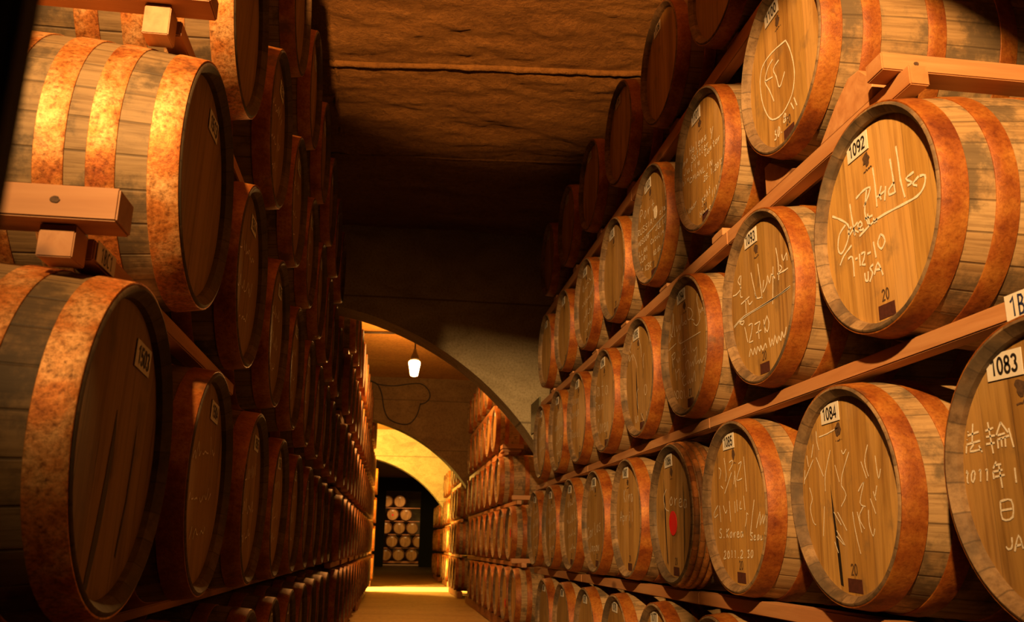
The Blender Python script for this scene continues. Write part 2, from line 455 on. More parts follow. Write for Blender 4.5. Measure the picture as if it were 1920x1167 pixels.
def smooth_path(pts, n=6):
    out = []
    P = [Vector(p) for p in pts]
    for i in range(len(P) - 1):
        p0 = P[max(i - 1, 0)]; p1 = P[i]; p2 = P[i + 1]; p3 = P[min(i + 2, len(P) - 1)]
        for j in range(n):
            t = j / n
            out.append(0.5 * ((2 * p1) + (-p0 + p2) * t + (2 * p0 - 5 * p1 + 4 * p2 - p3) * t * t + (-p0 + 3 * p1 - 3 * p2 + p3) * t ** 3))
    out.append(P[-1])
    return out
CHALK = {
 1092: "-214 90 -175 66 -139 37 -139 10 -161 -16 -186 -27 -199 -8 -186 27 -151 42;-123 26 -141 21 -135 9 -116 16 -114 1;-121 89 -118 51 -110 -3;-92 27 -115 18 -92 0;-91 9 -73 12 -79 24 -93 18 -83 2 -67 0;-90 91 -54 98 -21 94 -33 75 -57 56;-37 96 -55 41 -45 4;-44 32 -38 -3;-58 23 -22 19;-19 11 -17 -2 -5 3 -8 -4;-1 139 2 88 1 33;28 77 17 59 22 43;5 57 41 58;46 69 36 35;75 128 79 78 82 36;83 63 59 55 57 42 79 38;104 147 107 102 108 57 118 10;161 55 129 52 150 34 132 33;178 37 153 29 168 18;181 36 200 29 193 7 164 -6 101 -3 -5 3 -90 -12;-131 -22 -174 -38 -196 -56;-154 -52 -132 -55 -132 -107;-120 -64 -108 -65;-98 -57 -99 -89;-90 -60 -73 -61 -80 -77 -90 -88 -74 -93;-62 -69 -46 -70;-30 -48 -25 -91;3 -41 -12 -59 1 -77 19 -65 14 -48 3 -41;-82 -113 -81 -132 -70 -136 -66 -114;-40 -104 -56 -108 -47 -124 -63 -142;-40 -131 -20 -106 -3 -143;-30 -121 -8 -126",
 1093: "-163 122 -185 107 -162 78 -204 66 -238 70;-156 120 -172 54 -154 43;-170 21 -98 28;-130 26 -131 -22;-112 21 -102 2 -76 6;-74 105 -62 64 -43 7;-54 31 -39 6 2 -1;-17 118 -5 37 1 -6;21 50 9 12 42 33 51 56 63 27 79 52 103 30;123 125 132 75 128 17;95 72 75 -46;132 40 155 48 141 62;161 90 168 68 192 84 193 60;121 39 163 35 195 35;201 -24 77 -30 -151 -27 -254 -44;200 -26 75 -31 -149 -30 -251 -46;-192 -38 -153 -42 -167 -52 -192 -40;-150 -64 -132 -121;-118 -67 -87 -69 -105 -106 -120 -124 -89 -126;-70 -76 -27 -77 -42 -96 -41 -131;-62 -106 -20 -106;2 -77 7 -123;26 -73 5 -97 24 -122 39 -96 26 -70;-127 -173 -111 -149 -96 -172 -81 -153 -69 -176 -57 -153 -41 -172 -33 -154 -18 -174 2 -156 11 -173;32 -144 39 -175 53 -154 61 -175 76 -147 88 -176 102 -155 115 -173 125 -146 137 -168 157 -140",
 1094: "-236 64 -188 101 -187 197 -167 135 -157 71;-218 148 -215 96 -182 77;-135 116 -130 87 -94 109 -89 83 -58 141 -55 96 -14 107 -8 90 -46 105;-98 74 -110 44 -95 29 -77 41;7 151 10 107 40 99 72 112 52 138 15 154;55 95 83 83;140 183 123 161 138 110 148 71 110 55 75 74;153 111 158 94 181 109 186 92;-266 34 -144 40;-95 27 149 20;-207 4 -188 -55;-208 -1 -164 6 -167 -15 -193 -21;-143 -26 -128 -45 -110 -27 -103 -45;-42 -4 -67 -10 -61 -27 -29 -28;-33 10 -14 -32;-5 -23 9 -37;29 9 39 -38;55 -26 69 -39 99 -30 95 -66;-164 -65 -153 -117;-149 -85 -115 -75 -112 -119;-92 -90 -87 -113 -61 -102;-29 -97 -34 -70 -2 -61 9 -100;20 -70 25 -92 49 -77 55 -96 82 -57 84 -94 115 -85 120 -101 136 -84 148 -102 179 -81;-39 -116 -80 -125 -67 -153 -35 -149;-27 -140 -13 -155 4 -140 10 -157 34 -141 40 -157 67 -116 69 -160;-190 -153 -177 -188;-157 -159 -168 -184 -145 -193 -134 -168 -157 -159;-109 -167 -119 -187 -97 -201 -86 -177 -109 -167;-69 -169 -58 -207;-41 -200 -34 -204;-15 -173 -9 -213;8 -174 15 -214",
 1095: "-173 246 -205 228 -198 188 -161 152;-122 138 -77 96 -52 54;-317 123 -283 156 -266 107 -242 152 -224 110 -191 147 -184 113 -142 137 -125 106;-13 189 12 152 25 91;71 102 51 75 56 32;-42 -49 -72 -70 -58 -124 -42 -148;75 -49 56 -71 71 -99 99 -78 84 -50;-109 -174 -93 -208 -62 -176 -56 -208;-7 -173 42 -221;81 -176 95 -218",
 1096: "-318 66 -300 153 -245 137 -252 112 -303 108;-157 92 -189 105 -206 73 -182 51 -159 84 -155 100 -145 47;-74 124 -77 40 -53 45;-102 94 -49 88;39 69 11 80 -10 50 19 29 40 61 42 77 48 27;-218 16 -250 25 -280 13 -228 -6 -243 -24 -286 -14;-149 -8 -178 -2 -191 -18 -173 -31 -149 -13 -147 -3 -141 -33;-107 -7 -101 -35 -94 -18 -68 -12 -66 -40;-168 -98 -184 -80 -198 -106 -207 -139 -194 -165 -170 -148;-137 -117 -150 -141 -141 -167 -120 -151 -131 -117 -140 -115;-93 -118 -94 -170 -87 -135 -66 -121;-43 -146 -18 -138 -20 -124 -43 -128 -47 -163 -30 -170 -11 -163;40 -133 22 -125 5 -157 20 -172 31 -141 37 -125 41 -173",
 1097: "-260 256 -297 263 -322 250 -272 228 -281 206 -338 217;-174 225 -212 236 -232 214 -208 203 -172 219 -171 229 -167 197;-124 226 -128 196 -115 227 -94 193 -71 221 -58 188;-314 115 -303 170 -281 163 -271 145 -311 143 -275 137 -272 118 -316 115;-250 144 -242 111 -212 114 -210 142 -208 109;-150 138 -172 135 -146 117 -163 108 -185 109;-80 127 -102 134 -111 114 -101 104 -87 124 -86 134 -80 102;-52 132 -52 102 -40 121 -24 129 -23 98;-287 74 -284 20;-244 76 -284 48 -248 21;-207 52 -224 38 -215 21 -191 33 -206 53 -214 54;-166 54 -164 22 -151 43 -133 54;-106 38 -76 43 -93 54 -102 50 -109 29 -92 22 -71 27;-25 51 -42 55 -48 34 -33 23 -24 44 -26 55 -21 25;-206 -60 -225 -53 -236 -69 -216 -82 -211 -103 -253 -95;-185 -90 -159 -87 -169 -77 -176 -82 -186 -100 -170 -106 -150 -102;-113 -81 -132 -94 -113 -108 -102 -101 -108 -81 -112 -79;-68 -82 -62 -112 -41 -110 -45 -84 -41 -114;-8 -67 -4 -116 7 -115",
 1100: "22 70 -76 87 -148 80 -175 39 -171 -31 -144 -95 -104 -138 -34 -153 34 -127 60 -80 60 -28 43 30 22 70;-74 61 -111 52 -139 19 -111 -30 -85 -83;-139 19 -83 3;-33 34 -74 25 -57 -12 -46 -51 -30 -55 1 -27;25 -148 41 -177;47 -142 62 -176;-94 -187 -85 -183 -93 -195 -85 -201 -90 -214 -101 -210;-65 -182 -72 -192 -74 -207 -71 -212 -62 -204 -60 -189 -66 -183;-49 -212 -48 -208;-20 -175 -26 -168 -18 -162 -13 -168 -20 -175 -32 -183 -23 -188 -15 -183 -22 -175;-2 -187 -1 -184",
 1101: "-150 151 -150 117;-124 149 -131 116;-152 135 -124 131;-115 124 -97 126 -103 132 -112 130 -116 118 -104 113 -97 117;-71 142 -73 109 -67 109;-48 117 -30 119 -33 126 -45 125 -46 110 -37 107 -28 109;-14 124 -12 104 -7 116 3 121 2 103;37 114 27 119 19 108 27 100 35 114 38 117 35 100;88 121 95 95;114 116 90 73;-109 102 -118 104 -129 96 -115 87 -118 73 -135 78;-86 87 -99 91 -104 78 -95 70 -88 83 -86 89 -86 70;-61 100 -65 68 -60 72;-70 87 -55 88;-35 98 -38 67 -30 69;-43 86 -25 84;-7 95 -12 65 -4 62;11 72 27 73 22 81 15 78 11 66 22 61 28 63;40 79 42 59 44 73 56 77;35 57 31 61 19 53 16 42 25 33 33 40;60 47 51 49 42 40 52 32 61 44 59 51 62 32;74 50 74 33 80 43 85 50 88 31;112 59 113 32 117 34;104 49 120 49;138 49 131 40 136 32 146 36 145 47 141 47;158 48 159 32 165 42 174 47;-253 100 -240 128 -232 100;-248 112 -235 111;-225 118 -221 99 -218 112 -211 117 -213 103;-183 117 -192 119 -196 108 -193 104 -184 115 -180 117 -183 103;-208 88 -210 63 -221 59 -234 68;-189 72 -185 52 -173 54 -166 67 -163 48;-135 73 -136 44 -129 42;-93 54 -95 36;-92 62 -90 60;-63 48 -59 29 -55 40 -47 46 -46 27;-137 11 -146 17 -160 12 -164 4 -155 -3 -138 -2;-129 -6 -119 14 -114 0 -99 12 -96 -12;-86 -13 -67 8 -57 -16;-79 -4 -63 -7;-51 -16 -43 5 -28 -18 -22 3;-8 1 -12 -21 10 -23;36 -26 42 -6;62 -29 68 -9 83 -32 88 -11;-255 42 -266 49 -272 40 -276 30 -271 22 -260 26;-234 33 -242 34 -250 25 -243 19 -234 29 -235 36 -233 19;-214 34 -215 17;-213 41 -209 38;-191 31 -189 14 -187 25 -177 30 -178 13;-2 -45 3 -41 11 -47 6 -55 -8 -62 9 -63;36 -44 23 -42 20 -50 32 -51 28 -62 17 -63;48 -65 48 -61;73 -46 76 -44 76 -66;94 -66 95 -64;113 -50 122 -46 128 -51 122 -60 109 -67 126 -68;142 -47 138 -54 135 -63 140 -68 148 -63 148 -51 144 -48;162 -50 168 -48 166 -69;180 -53 187 -49 192 -53 186 -61 175 -69 192 -70;-22 -122 -35 -126 -33 -136 -24 -134 -21 -122 -29 -153 -39 -152;-12 -130 1 -125 -3 -119 -7 -124 -13 -135 -4 -139 5 -136;18 -105 15 -136;17 -124 25 -116 30 -135;50 -103 49 -133 52 -129;41 -116 56 -114;76 -136 79 -133 73 -158;96 -134 99 -131 95 -156;114 -132 120 -130 117 -155;-228 -127 -223 -100 -214 -103 -213 -117 -219 -127 -230 -127;-196 -109 -197 -127;-194 -102 -193 -104;-179 -118 -166 -114 -170 -109 -179 -110 -183 -121 -174 -124 -166 -122;-156 -108 -156 -124 -151 -114 -147 -108 -144 -124;-133 -115 -120 -112 -126 -106 -129 -110 -134 -120 -127 -122 -120 -120;-111 -105 -110 -122 -107 -110 -97 -106;-62 -165 -64 -191;-43 -167 -45 -191;-65 -177 -42 -180;-17 -180 -25 -178 -32 -188 -23 -194 -17 -183 -14 -180 -15 -194;1 -181 2 -195 4 -184 13 -180 13 -196;50 -183 37 -185 45 -194 43 -198 30 -197",
 1102: "-208 115 -201 172 -168 164 -168 146 -200 143;-122 140 -140 125 -130 107 -109 117 -111 139 -125 142;-74 136 -72 102 -65 125 -42 133;6 150 7 95 16 99;-11 129 27 125;-229 213 -200 250 -183 208;-215 228 -190 225;106 44 122 46 117 51 111 49 106 37 116 35 124 36;145 60 144 33 147 34;183 45 170 49 165 38 171 33 180 43 182 48 184 30;-255 55 -248 85 -224 79 -228 71 -249 69 -223 53;-209 82 -209 55 -191 49 -180 54 -181 80;-135 72 -152 77 -164 70 -140 57 -145 45 -167 50;-96 69 -108 71 -119 64 -100 54 -103 41 -128 47;-74 42 -68 69;-46 38 -29 66 -17 36;-39 49 -20 48;2 41 7 44;3 52 10 53;57 5 53 -13 43 -18 36 -12;71 5 71 -17 84 -23 90 -16 95 3;102 3 101 -23 118 -23;145 -27 149 -3;167 -29 179 -4 188 -30;169 -18 182 -19;-251 -1 -245 25 -240 9 -225 22 -223 -4;-206 23 -215 11 -215 -1 -204 -3 -197 7 -196 18 -203 21;-163 16 -172 19 -183 13 -169 5 -170 -7 -186 -2;-134 13 -139 17 -149 10 -154 1 -146 -7 -133 -4;-113 16 -124 6 -123 -5 -112 -10 -107 1 -107 13 -111 14;-93 15 -89 -10 -83 6 -79 -10 -69 12;-23 -39 -30 -34 -42 -41 -44 -49 -36 -57 -23 -54;5 -49 -6 -45 -14 -55 -8 -58 3 -50 4 -45 3 -60;25 -38 25 -62 33 -60;16 -46 37 -48;62 -52 55 -49 50 -59 54 -62 62 -55 63 -49 63 -62;83 -42 82 -63 91 -66;117 -53 113 -67;115 -46 117 -47;135 -54 139 -68 140 -59 148 -55 151 -68;179 -60 171 -56 166 -66 169 -69 177 -60 181 -57 182 -70;-266 -52 -245 -30 -236 -55;-255 -43 -242 -44;-229 -30 -230 -55 -210 -56;-194 -33 -193 -59 -174 -61;-164 -61 -148 -36 -138 -63;-157 -51 -144 -52;-130 -63 -125 -39 -109 -65 -106 -40;-211 -70 -209 -90 -222 -93 -229 -88;-193 -72 -191 -94 -180 -97 -169 -93 -170 -75;-160 -98 -154 -78 -137 -80 -143 -86 -155 -87 -139 -100;-116 -102 -113 -82;1 -103 -3 -110 -4 -120 0 -124 7 -118 6 -108 0 -102;19 -109 21 -103 28 -108 25 -117 13 -125 29 -126;42 -128 43 -124;69 -109 58 -113 60 -125 62 -127 70 -123 73 -114 66 -107;81 -110 93 -109 82 -130;102 -132 107 -130;126 -114 131 -113 129 -133;152 -115 144 -120 142 -131 146 -135 154 -129 156 -120 152 -115;-217 -151 -210 -122 -195 -154 -189 -125;-167 -156 -164 -154;-141 -128 -142 -157;-116 -131 -136 -143 -119 -159;-82 -136 -94 -133 -103 -140 -87 -150 -89 -162 -106 -158;-69 -136 -71 -164;-47 -137 -67 -150 -49 -165;-109 15 55 12 208 10;-105 12 58 10 209 8",
 1083: "-248 110 -242 104;-254 92 -248 88;-251 59 -239 72;-230 92 -193 95;-208 113 -217 76;-236 74 -192 77;-213 72 -227 59 -191 60;-198 68 -190 54;-173 94 -149 97;-163 110 -158 48;-173 82 -147 82;-176 68 -150 68;-126 105 -143 82;-126 105 -109 83;-139 81 -118 83;-141 73 -142 56;-130 75 -131 58;-119 76 -121 57;-106 91 -99 54;-141 73 -107 77;-252 16 -246 21 -242 16 -246 7 -258 -2 -243 -2;-225 20 -231 13 -233 2 -229 -2 -223 5 -220 16 -224 20;-206 17 -202 20 -206 -3;-186 17 -182 19 -186 -3;-153 32 -164 19;-159 25 -140 26;-166 13 -138 15;-163 3 -134 5;-166 13 -166 -1;-147 24 -145 -19;-104 16 -105 -12;-156 -44 -125 -43 -127 -74 -156 -77 -156 -44;-156 -61 -126 -59;-137 -111 -140 -129 -151 -133 -156 -128;-134 -137 -118 -108 -110 -132;-128 -127 -112 -124",
 1084: "-147 183 -147 151 -139 129;-170 148 -187 112;-215 121 -209 88;-251 86 -252 42;-238 52 -177 106;-159 110 -124 54;-75 122 -113 59 -120 13;-133 165 -89 168 -62 172 -25 177;-56 80 -39 33;23 107 -21 52 -30 23;-15 116 -7 105 10 116;79 77 99 33;118 116 97 76 109 37;148 85 150 52 155 29 167 51;-30 23 -10 -3 -40 -31;-212 29 -200 -3 -216 -29 -205 -66 -190 -76;-132 -27 -151 -107;-82 -44 -48 -79;-62 -45 -21 -94;-75 -93 -37 -132 -78 -108;-90 -122 -75 -151;16 -47 22 -95 39 -153;39 -48 53 -100;73 -35 46 -62 68 -91;94 -45 92 -82 105 -109 116 -91;108 -18 127 -56;53 3 84 25 57 -25 82 -36;124 -1 133 -24;143 12 130 -15",
 1085: "-163 140 -143 128 -161 100;-108 170 -95 114 -105 88;-62 150 -34 155 -36 140 -66 122;-150 75 -130 64;-46 115 -118 47;-18 118 -13 62;-20 103 -31 73;18 138 44 143 29 124 -3 86 43 88;66 158 75 42;-188 9 -228 -16 -223 -32 -192 -22;-173 8 -166 -49;-137 7 -119 -20 -104 -10;-79 20 -75 -51;-32 17 -31 -23;-12 21 -11 -18;20 15 10 -9 29 -10;48 31 54 -16;77 -31 65 -26 62 -45 47 -69;132 14 96 -70 86 -98;137 -75 173 -25 167 -67 195 -35 191 -63 219 -27;-163 -76 -171 -72 -182 -82 -167 -91 -172 -103 -188 -100;-146 -104 -141 -100;-116 -73 -117 -103;-94 -73 -116 -87 -100 -103;-79 -85 -87 -95 -81 -103 -71 -96 -72 -85 -76 -84;-55 -86 -53 -103 -48 -90 -38 -85;-23 -93 -9 -91 -11 -85 -22 -87 -24 -100 -15 -103 -6 -99;24 -87 12 -85 5 -96 13 -102 24 -90 25 -85 25 -102;106 -91 96 -89 89 -96 101 -103 96 -112 84 -110;113 -105 125 -102 122 -97 116 -100 113 -110 121 -112 128 -109;147 -97 141 -105 142 -112 153 -107 152 -97 149 -97;167 -98 166 -111 177 -109 182 -97 179 -111;198 -89 199 -112 201 -111;-149 -153 -141 -147 -134 -153 -141 -163 -156 -174 -134 -172;-108 -147 -117 -155 -119 -167 -112 -172 -102 -164 -104 -152 -107 -147;-81 -149 -77 -146 -79 -170;-53 -149 -47 -146 -51 -170;-25 -170 -21 -167;0 -150 7 -144 16 -150 8 -159 -6 -169 15 -168;33 -168 33 -166;56 -147 70 -143 62 -153 69 -157 62 -167 53 -166;90 -144 84 -150 82 -162 87 -167 97 -160 99 -147 93 -144",
 1086: "-98 105 -142 76 -135 45 -117 22 -77 12;-38 67 -59 52 -46 35 -25 43 -30 67 -37 68;5 64 10 29 15 52 40 61;62 40 94 44 89 56 69 51 62 30 85 23 100 27;152 44 134 51 121 30 134 17 154 38 155 50 153 17",
 1087: "-100 139 -94 77;-65 140 -95 110 -66 78;-43 112 -46 76;-41 132 -40 125;-9 113 -6 75 -3 101 16 112;61 104 41 111 31 87 45 74 56 98 58 109 59 73;-180 -14 -156 36 -138 -15;-169 5 -147 6;-124 17 -122 -35;-119 10 -96 9 -100 -11 -123 -11;-72 14 -69 -15 -61 3 -40 13;0 14 -7 -16;0 28 3 22;49 31 48 -17 50 -18",
 1088: "-199 -41 -205 -31 -229 -54 -236 -83 -223 -100 -191 -82;-142 -55 -163 -52 -174 -78 -164 -91 -139 -61 -143 -47 -136 -87;-114 -44 -115 -83 -101 -56 -86 -38;-47 -7 -42 -71 -31 -70;17 -22 6 -45 10 -61 36 -47 29 -21 23 -22;87 -10 64 -22 82 -39 80 -51 61 -55;-148 175 -143 227 -129 197 -113 229 -111 178;-81 205 -93 210 -107 190 -92 179 -87 201 -84 209 -79 180;-61 211 -45 186;-38 214 -54 163;-150 -119 -157 -160 -168 -170 -178 -160;-103 -142 -118 -138 -128 -158 -121 -167 -105 -147 -97 -138 -101 -168;-74 -136 -71 -185;-66 -141 -52 -140 -47 -161 -71 -160;0 -140 -21 -136 -22 -156 -11 -164 6 -143 -1 -133 1 -164;22 -134 28 -163 37 -143 51 -132 47 -161",
}
# ---------------------------------------------------------------- the cellar's shell
CEIL = EYE + 2.97
def height_grid(name, x0, x1, y0, y1, nx, ny, zf, mat, flip=False):
    vs = []; fs = []
    for j in range(ny + 1):
        for i in range(nx + 1):
            x = x0 + (x1 - x0) * i / nx; y = y0 + (y1 - y0) * j / ny
            vs.append((x, y, zf(x, y)))
    w = nx + 1
    for j in range(ny):
        for i in range(nx):
            f = (j * w + i, j * w + i + 1, (j + 1) * w + i + 1, (j + 1) * w + i)
            fs.append(f[::-1] if flip else f)
    return link_mesh(name, vs, fs, mat, smooth=True)

def rough(x, y):
    p = Vector((x * 1.1, y * 3.1, 0.0))
    v = noise.fractal(p, 0.75, 2.2, 6) * 0.026
    v += noise.fractal(Vector((x * 5.0, y * 9.0, 3.0)), 0.7, 2.0, 5) * 0.011
    return CEIL + v
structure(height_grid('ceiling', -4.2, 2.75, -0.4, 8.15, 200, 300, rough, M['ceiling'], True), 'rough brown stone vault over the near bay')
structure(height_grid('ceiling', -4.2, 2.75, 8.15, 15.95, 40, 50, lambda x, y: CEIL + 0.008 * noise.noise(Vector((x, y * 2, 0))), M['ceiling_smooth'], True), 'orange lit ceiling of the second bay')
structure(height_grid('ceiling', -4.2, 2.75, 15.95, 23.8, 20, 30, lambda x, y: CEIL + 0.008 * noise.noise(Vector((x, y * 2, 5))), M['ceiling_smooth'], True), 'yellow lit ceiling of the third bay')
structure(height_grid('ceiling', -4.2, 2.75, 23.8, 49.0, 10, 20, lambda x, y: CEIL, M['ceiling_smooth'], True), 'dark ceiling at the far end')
structure(height_grid('floor', -8.5, 3.4, -1.5, 49.0, 30, 90, lambda x, y: 0.006 * noise.noise(Vector((x, y, 0))) - 0.003, M['floor']), 'worn concrete aisle floor')

def panel(name, pts, mat, thick, label):
    """flat wall of real thickness: pts are four corners, thick a vector"""
    t = Vector(thick)
    vs = [tuple(p) for p in pts] + [tuple(Vector(p) + t) for p in pts]
    fs = [(0, 1, 2, 3), (7, 6, 5, 4), (0, 4, 5, 1), (1, 5, 6, 2), (2, 6, 7, 3), (3, 7, 4, 0)]
    return structure(link_mesh(name, vs, fs, mat), label)
H = CEIL + 0.1
panel('wall_right', [(2.7, -0.4, 0), (2.7, 19.2, 0), (2.7, 19.2, H), (2.7, -0.4, H)], M['arch'], (0.2, 0, 0), 'plastered wall behind the right stacks')
panel('wall_right', [(2.7, 21.1, 0), (2.7, 49, 0), (2.7, 49, H), (2.7, 21.1, H)], M['arch'], (0.2, 0, 0), 'plastered wall past the cross passage on the right')
panel('wall_right', [(3.2, 18.5, 0), (3.2, 22, 0), (3.2, 22, H), (3.2, 18.5, H)], M['arch'], (0.2, 0, 0), 'closing wall of the cross passage on the right')
panel('wall_left', [(-4.1, 0.3, 0), (-4.1, 19.45, 0), (-4.1, 19.45, H), (-4.1, 0.3, H)], M['arch'], (-0.2, 0, 0), 'plastered wall behind the left stacks')
panel('wall_left', [(-4.1, 20.8, 0), (-4.1, 49, 0), (-4.1, 49, H), (-4.1, 20.8, H)], M['arch'], (-0.2, 0, 0), 'plastered wall past the cross passage on the left')
panel('wall_back', [(-4.2, 49, 0), (2.8, 49, 0), (2.8, 49, H), (-4.2, 49, H)], M['arch'], (0, 0.2, 0), 'end wall of the cellar')

def arch_wall(name, y0, thick, cx, cy, R, mat, label, xl=-4.15, xr=2.72, rise=0.0):
    """transverse wall pierced by a round arch of radius R about (cx, cy) above eye height"""
    xs = set([xl, xr])
    zc = EYE + cy
    n = 72
    for i in range(n + 1):
        a = math.pi * i / n
        xs.add(round(cx + R * math.cos(a), 4))
    xs = sorted(x for x in xs if xl <= x <= xr)
    def zb(x):
        d = R * R - (x - cx) ** 2
        z = zc + math.sqrt(d) if d > 0 else 0.0
        return max(0.0, z)
    vs = []; fs = []
    for x in xs:
        b = zb(x)
        vs += [(x, y0, b), (x, y0, H), (x, y0 + thick, b), (x, y0 + thick, H)]
    for i in range(len(xs) - 1):
        a = 4 * i; c = a + 4
        fs += [(a, c, c + 1, a + 1), (a + 2, a + 3, c + 3, c + 2), (a, a + 2, c + 2, c)]
    return structure(link_mesh(name, vs, fs, mat), label)
arch_wall('wall_behind', -0.25, 0.45, -1.09, -0.73, 2.94, M['arch'], 'arch the photograph is taken under')
arch_wall('wall_near', 8.02, 0.36, -1.09, -0.73, 2.94, M['arch'], 'first plastered cross wall with a round arch over the aisle')
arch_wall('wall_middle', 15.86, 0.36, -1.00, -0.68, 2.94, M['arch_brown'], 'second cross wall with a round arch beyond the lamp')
arch_wall('wall_far', 23.4, 0.40, -1.02, -0.72, 2.98, M['arch'], 'third cross wall with a bright yellow lit arch')

def end_wall():
    o = []
    y0, t = 40.6, 0.3
    for nm, x0, x1, z0, z1 in (('wall_end', -4.15, -0.08, 0, H), ('wall_end', 1.50, 2.72, 0, H), ('wall_end', -0.08, 1.50, 3.3, H)):
        panel(nm, [(x0, y0, z0), (x1, y0, z0), (x1, y0, z1), (x0, y0, z1)], M['black'], (0, t, 0), 'dark wall around the opening to the last stack')
end_wall()

# mortar lips across the vault
def lip(name, pts, w, h, seed, label):
    rr = random.Random(seed)
    vs = []; fs = []
    P = [Vector(p) for p in pts]
    tot = []
    for i in range(len(P) - 1):
        n = max(2, int((P[i + 1] - P[i]).length / 0.03))
        for j in range(n): tot.append(P[i].lerp(P[i + 1], j / n))
    tot.append(P[-1])
    for i, p in enumerate(tot):
        d = (tot[min(i + 1, len(tot) - 1)] - tot[max(i - 1, 0)]).normalized()
        s = Vector((d.y, -d.x, 0))
        hh = h * (0.80 + 0.28 * noise.noise(p * 6 + Vector((seed, 0, 0))) + rr.uniform(-0.08, 0.08))
        ww = w * (0.85 + 0.5 * noise.noise(p * 5 + Vector((0, seed, 0))))
        off = s * (0.012 * noise.noise(p * 2.5 + Vector((0, 0, seed))))
        q = p + off
        for a, b in ((-1, 0.03), (-0.8, -0.55), (-0.1, -1.0), (0.7, -0.6), (1, 0.03)):
            vs.append(tuple(q + s * (a * ww * 0.5) + Vector((0, 0, b * hh))))
    for i in range(len(tot) - 1):
        for k in range(4):
            a = i * 5 + k
            fs.append((a, a + 5, a + 6, a + 1))
    return structure(link_mesh(name, vs, fs, M['ceiling'], smooth=True), label)
lip('trim_1', [(-4.1, 5.42, CEIL), (-0.6, 5.06, CEIL), (1.46, 4.86, CEIL), (2.7, 4.74, CEIL)], 0.045, 0.034, 1, 'thick mortar lip across the near vault')
lip('trim_2', [(-4.1, 6.75, CEIL), (-0.5, 6.42, CEIL), (0.4, 6.36, CEIL), (1.35, 6.26, CEIL), (2.7, 6.1, CEIL)], 0.03, 0.012, 2, 'faint mortar lip across the vault')
lip('trim_3', [(-0.50, 3.7, CEIL), (-0.48, 4.4, CEIL), (-0.487, 4.95, CEIL)], 0.012, 0.008, 3, 'thin straight seam in the vault')
lip('trim_4', [(-0.487, 5.0, CEIL), (-0.46, 5.3, CEIL), (-0.50, 5.6, CEIL), (-0.47, 5.85, CEIL), (-0.49, 6.05, CEIL)], 0.03, 0.02, 4, 'crumbling seam in the vault')
lip('trim_5', [(-0.75, 5.5, CEIL), (-0.48, 5.48, CEIL)], 0.02, 0.014, 5, 'short crumbling seam in the vault')
lip('trim_6', [(-4.1, 3.85, CEIL), (2.7, 3.35, CEIL)], 0.04, 0.03, 6, 'mortar lip across the vault above the first barrels')

# ---------------------------------------------------------------- barrels
R0, RB, LEN = 0.283, 0.316, 0.90
def rad(x):
    return RB - (RB - R0) * ((x - LEN / 2) / (LEN / 2)) ** 2
SEG = 64
def make_staves_mesh(seg):
    prof = [(0.0, R0 - 0.008), (0.0015, R0 - 0.003), (0.006, rad(0.006))]
    for i in range(1, 16): prof.append((0.006 + (LEN - 0.012) * i / 16, rad(0.006 + (LEN - 0.012) * i / 16)))
    prof += [(LEN - 0.006, rad(LEN - 0.006)), (LEN - 0.0015, R0 - 0.003), (LEN, R0 - 0.008), (LEN - 0.016, R0 - 0.024), (LEN - 0.034, R0 - 0.027), (LEN - 0.034, R0 - 0.045)]
    prof += [(0.034, R0 - 0.045), (0.034, R0 - 0.027), (0.016, R0 - 0.024)]
    vs, fs = lathe(prof, seg)
    n = len(prof); mi = []
    for i in range(n):
        chime = i < 2 or i >= n - 2 or (17 <= i <= 20)
        mi += [1 if chime else 0] * seg
    return mesh_of('staves', vs, fs, [M['staves'], M['chime']], mi, True, 35)
def make_head_mesh(seg):
    vs = [(0.028, 0, 0)]; fs = []
    rings = [0.09, 0.17, R0 - 0.026]
    for r in rings:
        for s in range(seg):
            a = 2 * math.pi * s / seg
            vs.append((0.028, r * math.sin(a), r * math.cos(a)))
    for s in range(seg):
        t = (s + 1) % seg
        fs.append((0, 1 + t, 1 + s))
        for q in range(2):
            a = 1 + q * seg; b = a + seg
            fs.append((a + s, a + t, b + t, b + s))
    base = len(vs)
    for s in range(seg):
        a = 2 * math.pi * s / seg
        vs.append((0.050, (R0 - 0.026) * math.sin(a), (R0 - 0.026) * math.cos(a)))
    e = 1 + 2 * seg
    for s in range(seg):
        t = (s + 1) % seg
        fs.append((e + s, e + t, base + t, base + s))
    fs.append(tuple(range(base, base + seg)))
    return mesh_of('head', vs, fs, [M['head']], None, False)
def make_hoop_mesh(x0, x1, seg, th=0.0022):
    prof = [(x0, rad(x0) - 0.001), (x0, rad(x0) + th), (x0 + 0.001, rad(x0) + th + 0.0008), ((x0 + x1) / 2, rad((x0 + x1) / 2) + th + 0.0006), (x1 - 0.001, rad(x1) + th + 0.0008), (x1, rad(x1) + th), (x1, rad(x1) - 0.001)]
    vs, fs = lathe(prof, seg)
    return mesh_of('hoop', vs, fs, [M['hoop']], None, True, 40)
HOOPS6 = [(0.004, 0.063), (0.122, 0.174), (0.312, 0.366)]
HOOPS8 = [(0.004, 0.063), (0.122, 0.176), (0.216, 0.272), (0.325, 0.382)]
def hoop_set(front, seg):
    out = [make_hoop_mesh(a, b, seg) for a, b in front]
    out += [make_hoop_mesh(LEN - b, LEN - a, seg) for a, b in front]
    return out
MESH = {'staves': make_staves_mesh(SEG), 'head': make_head_mesh(SEG), 'h6': hoop_set(HOOPS6, SEG), 'h8': hoop_set(HOOPS8, SEG),
        'staves_lo': make_staves_mesh(32), 'head_lo': make_head_mesh(32), 'h6_lo': hoop_set(HOOPS6, 32)}
MESH['h8_lo'] = MESH['h6_lo']
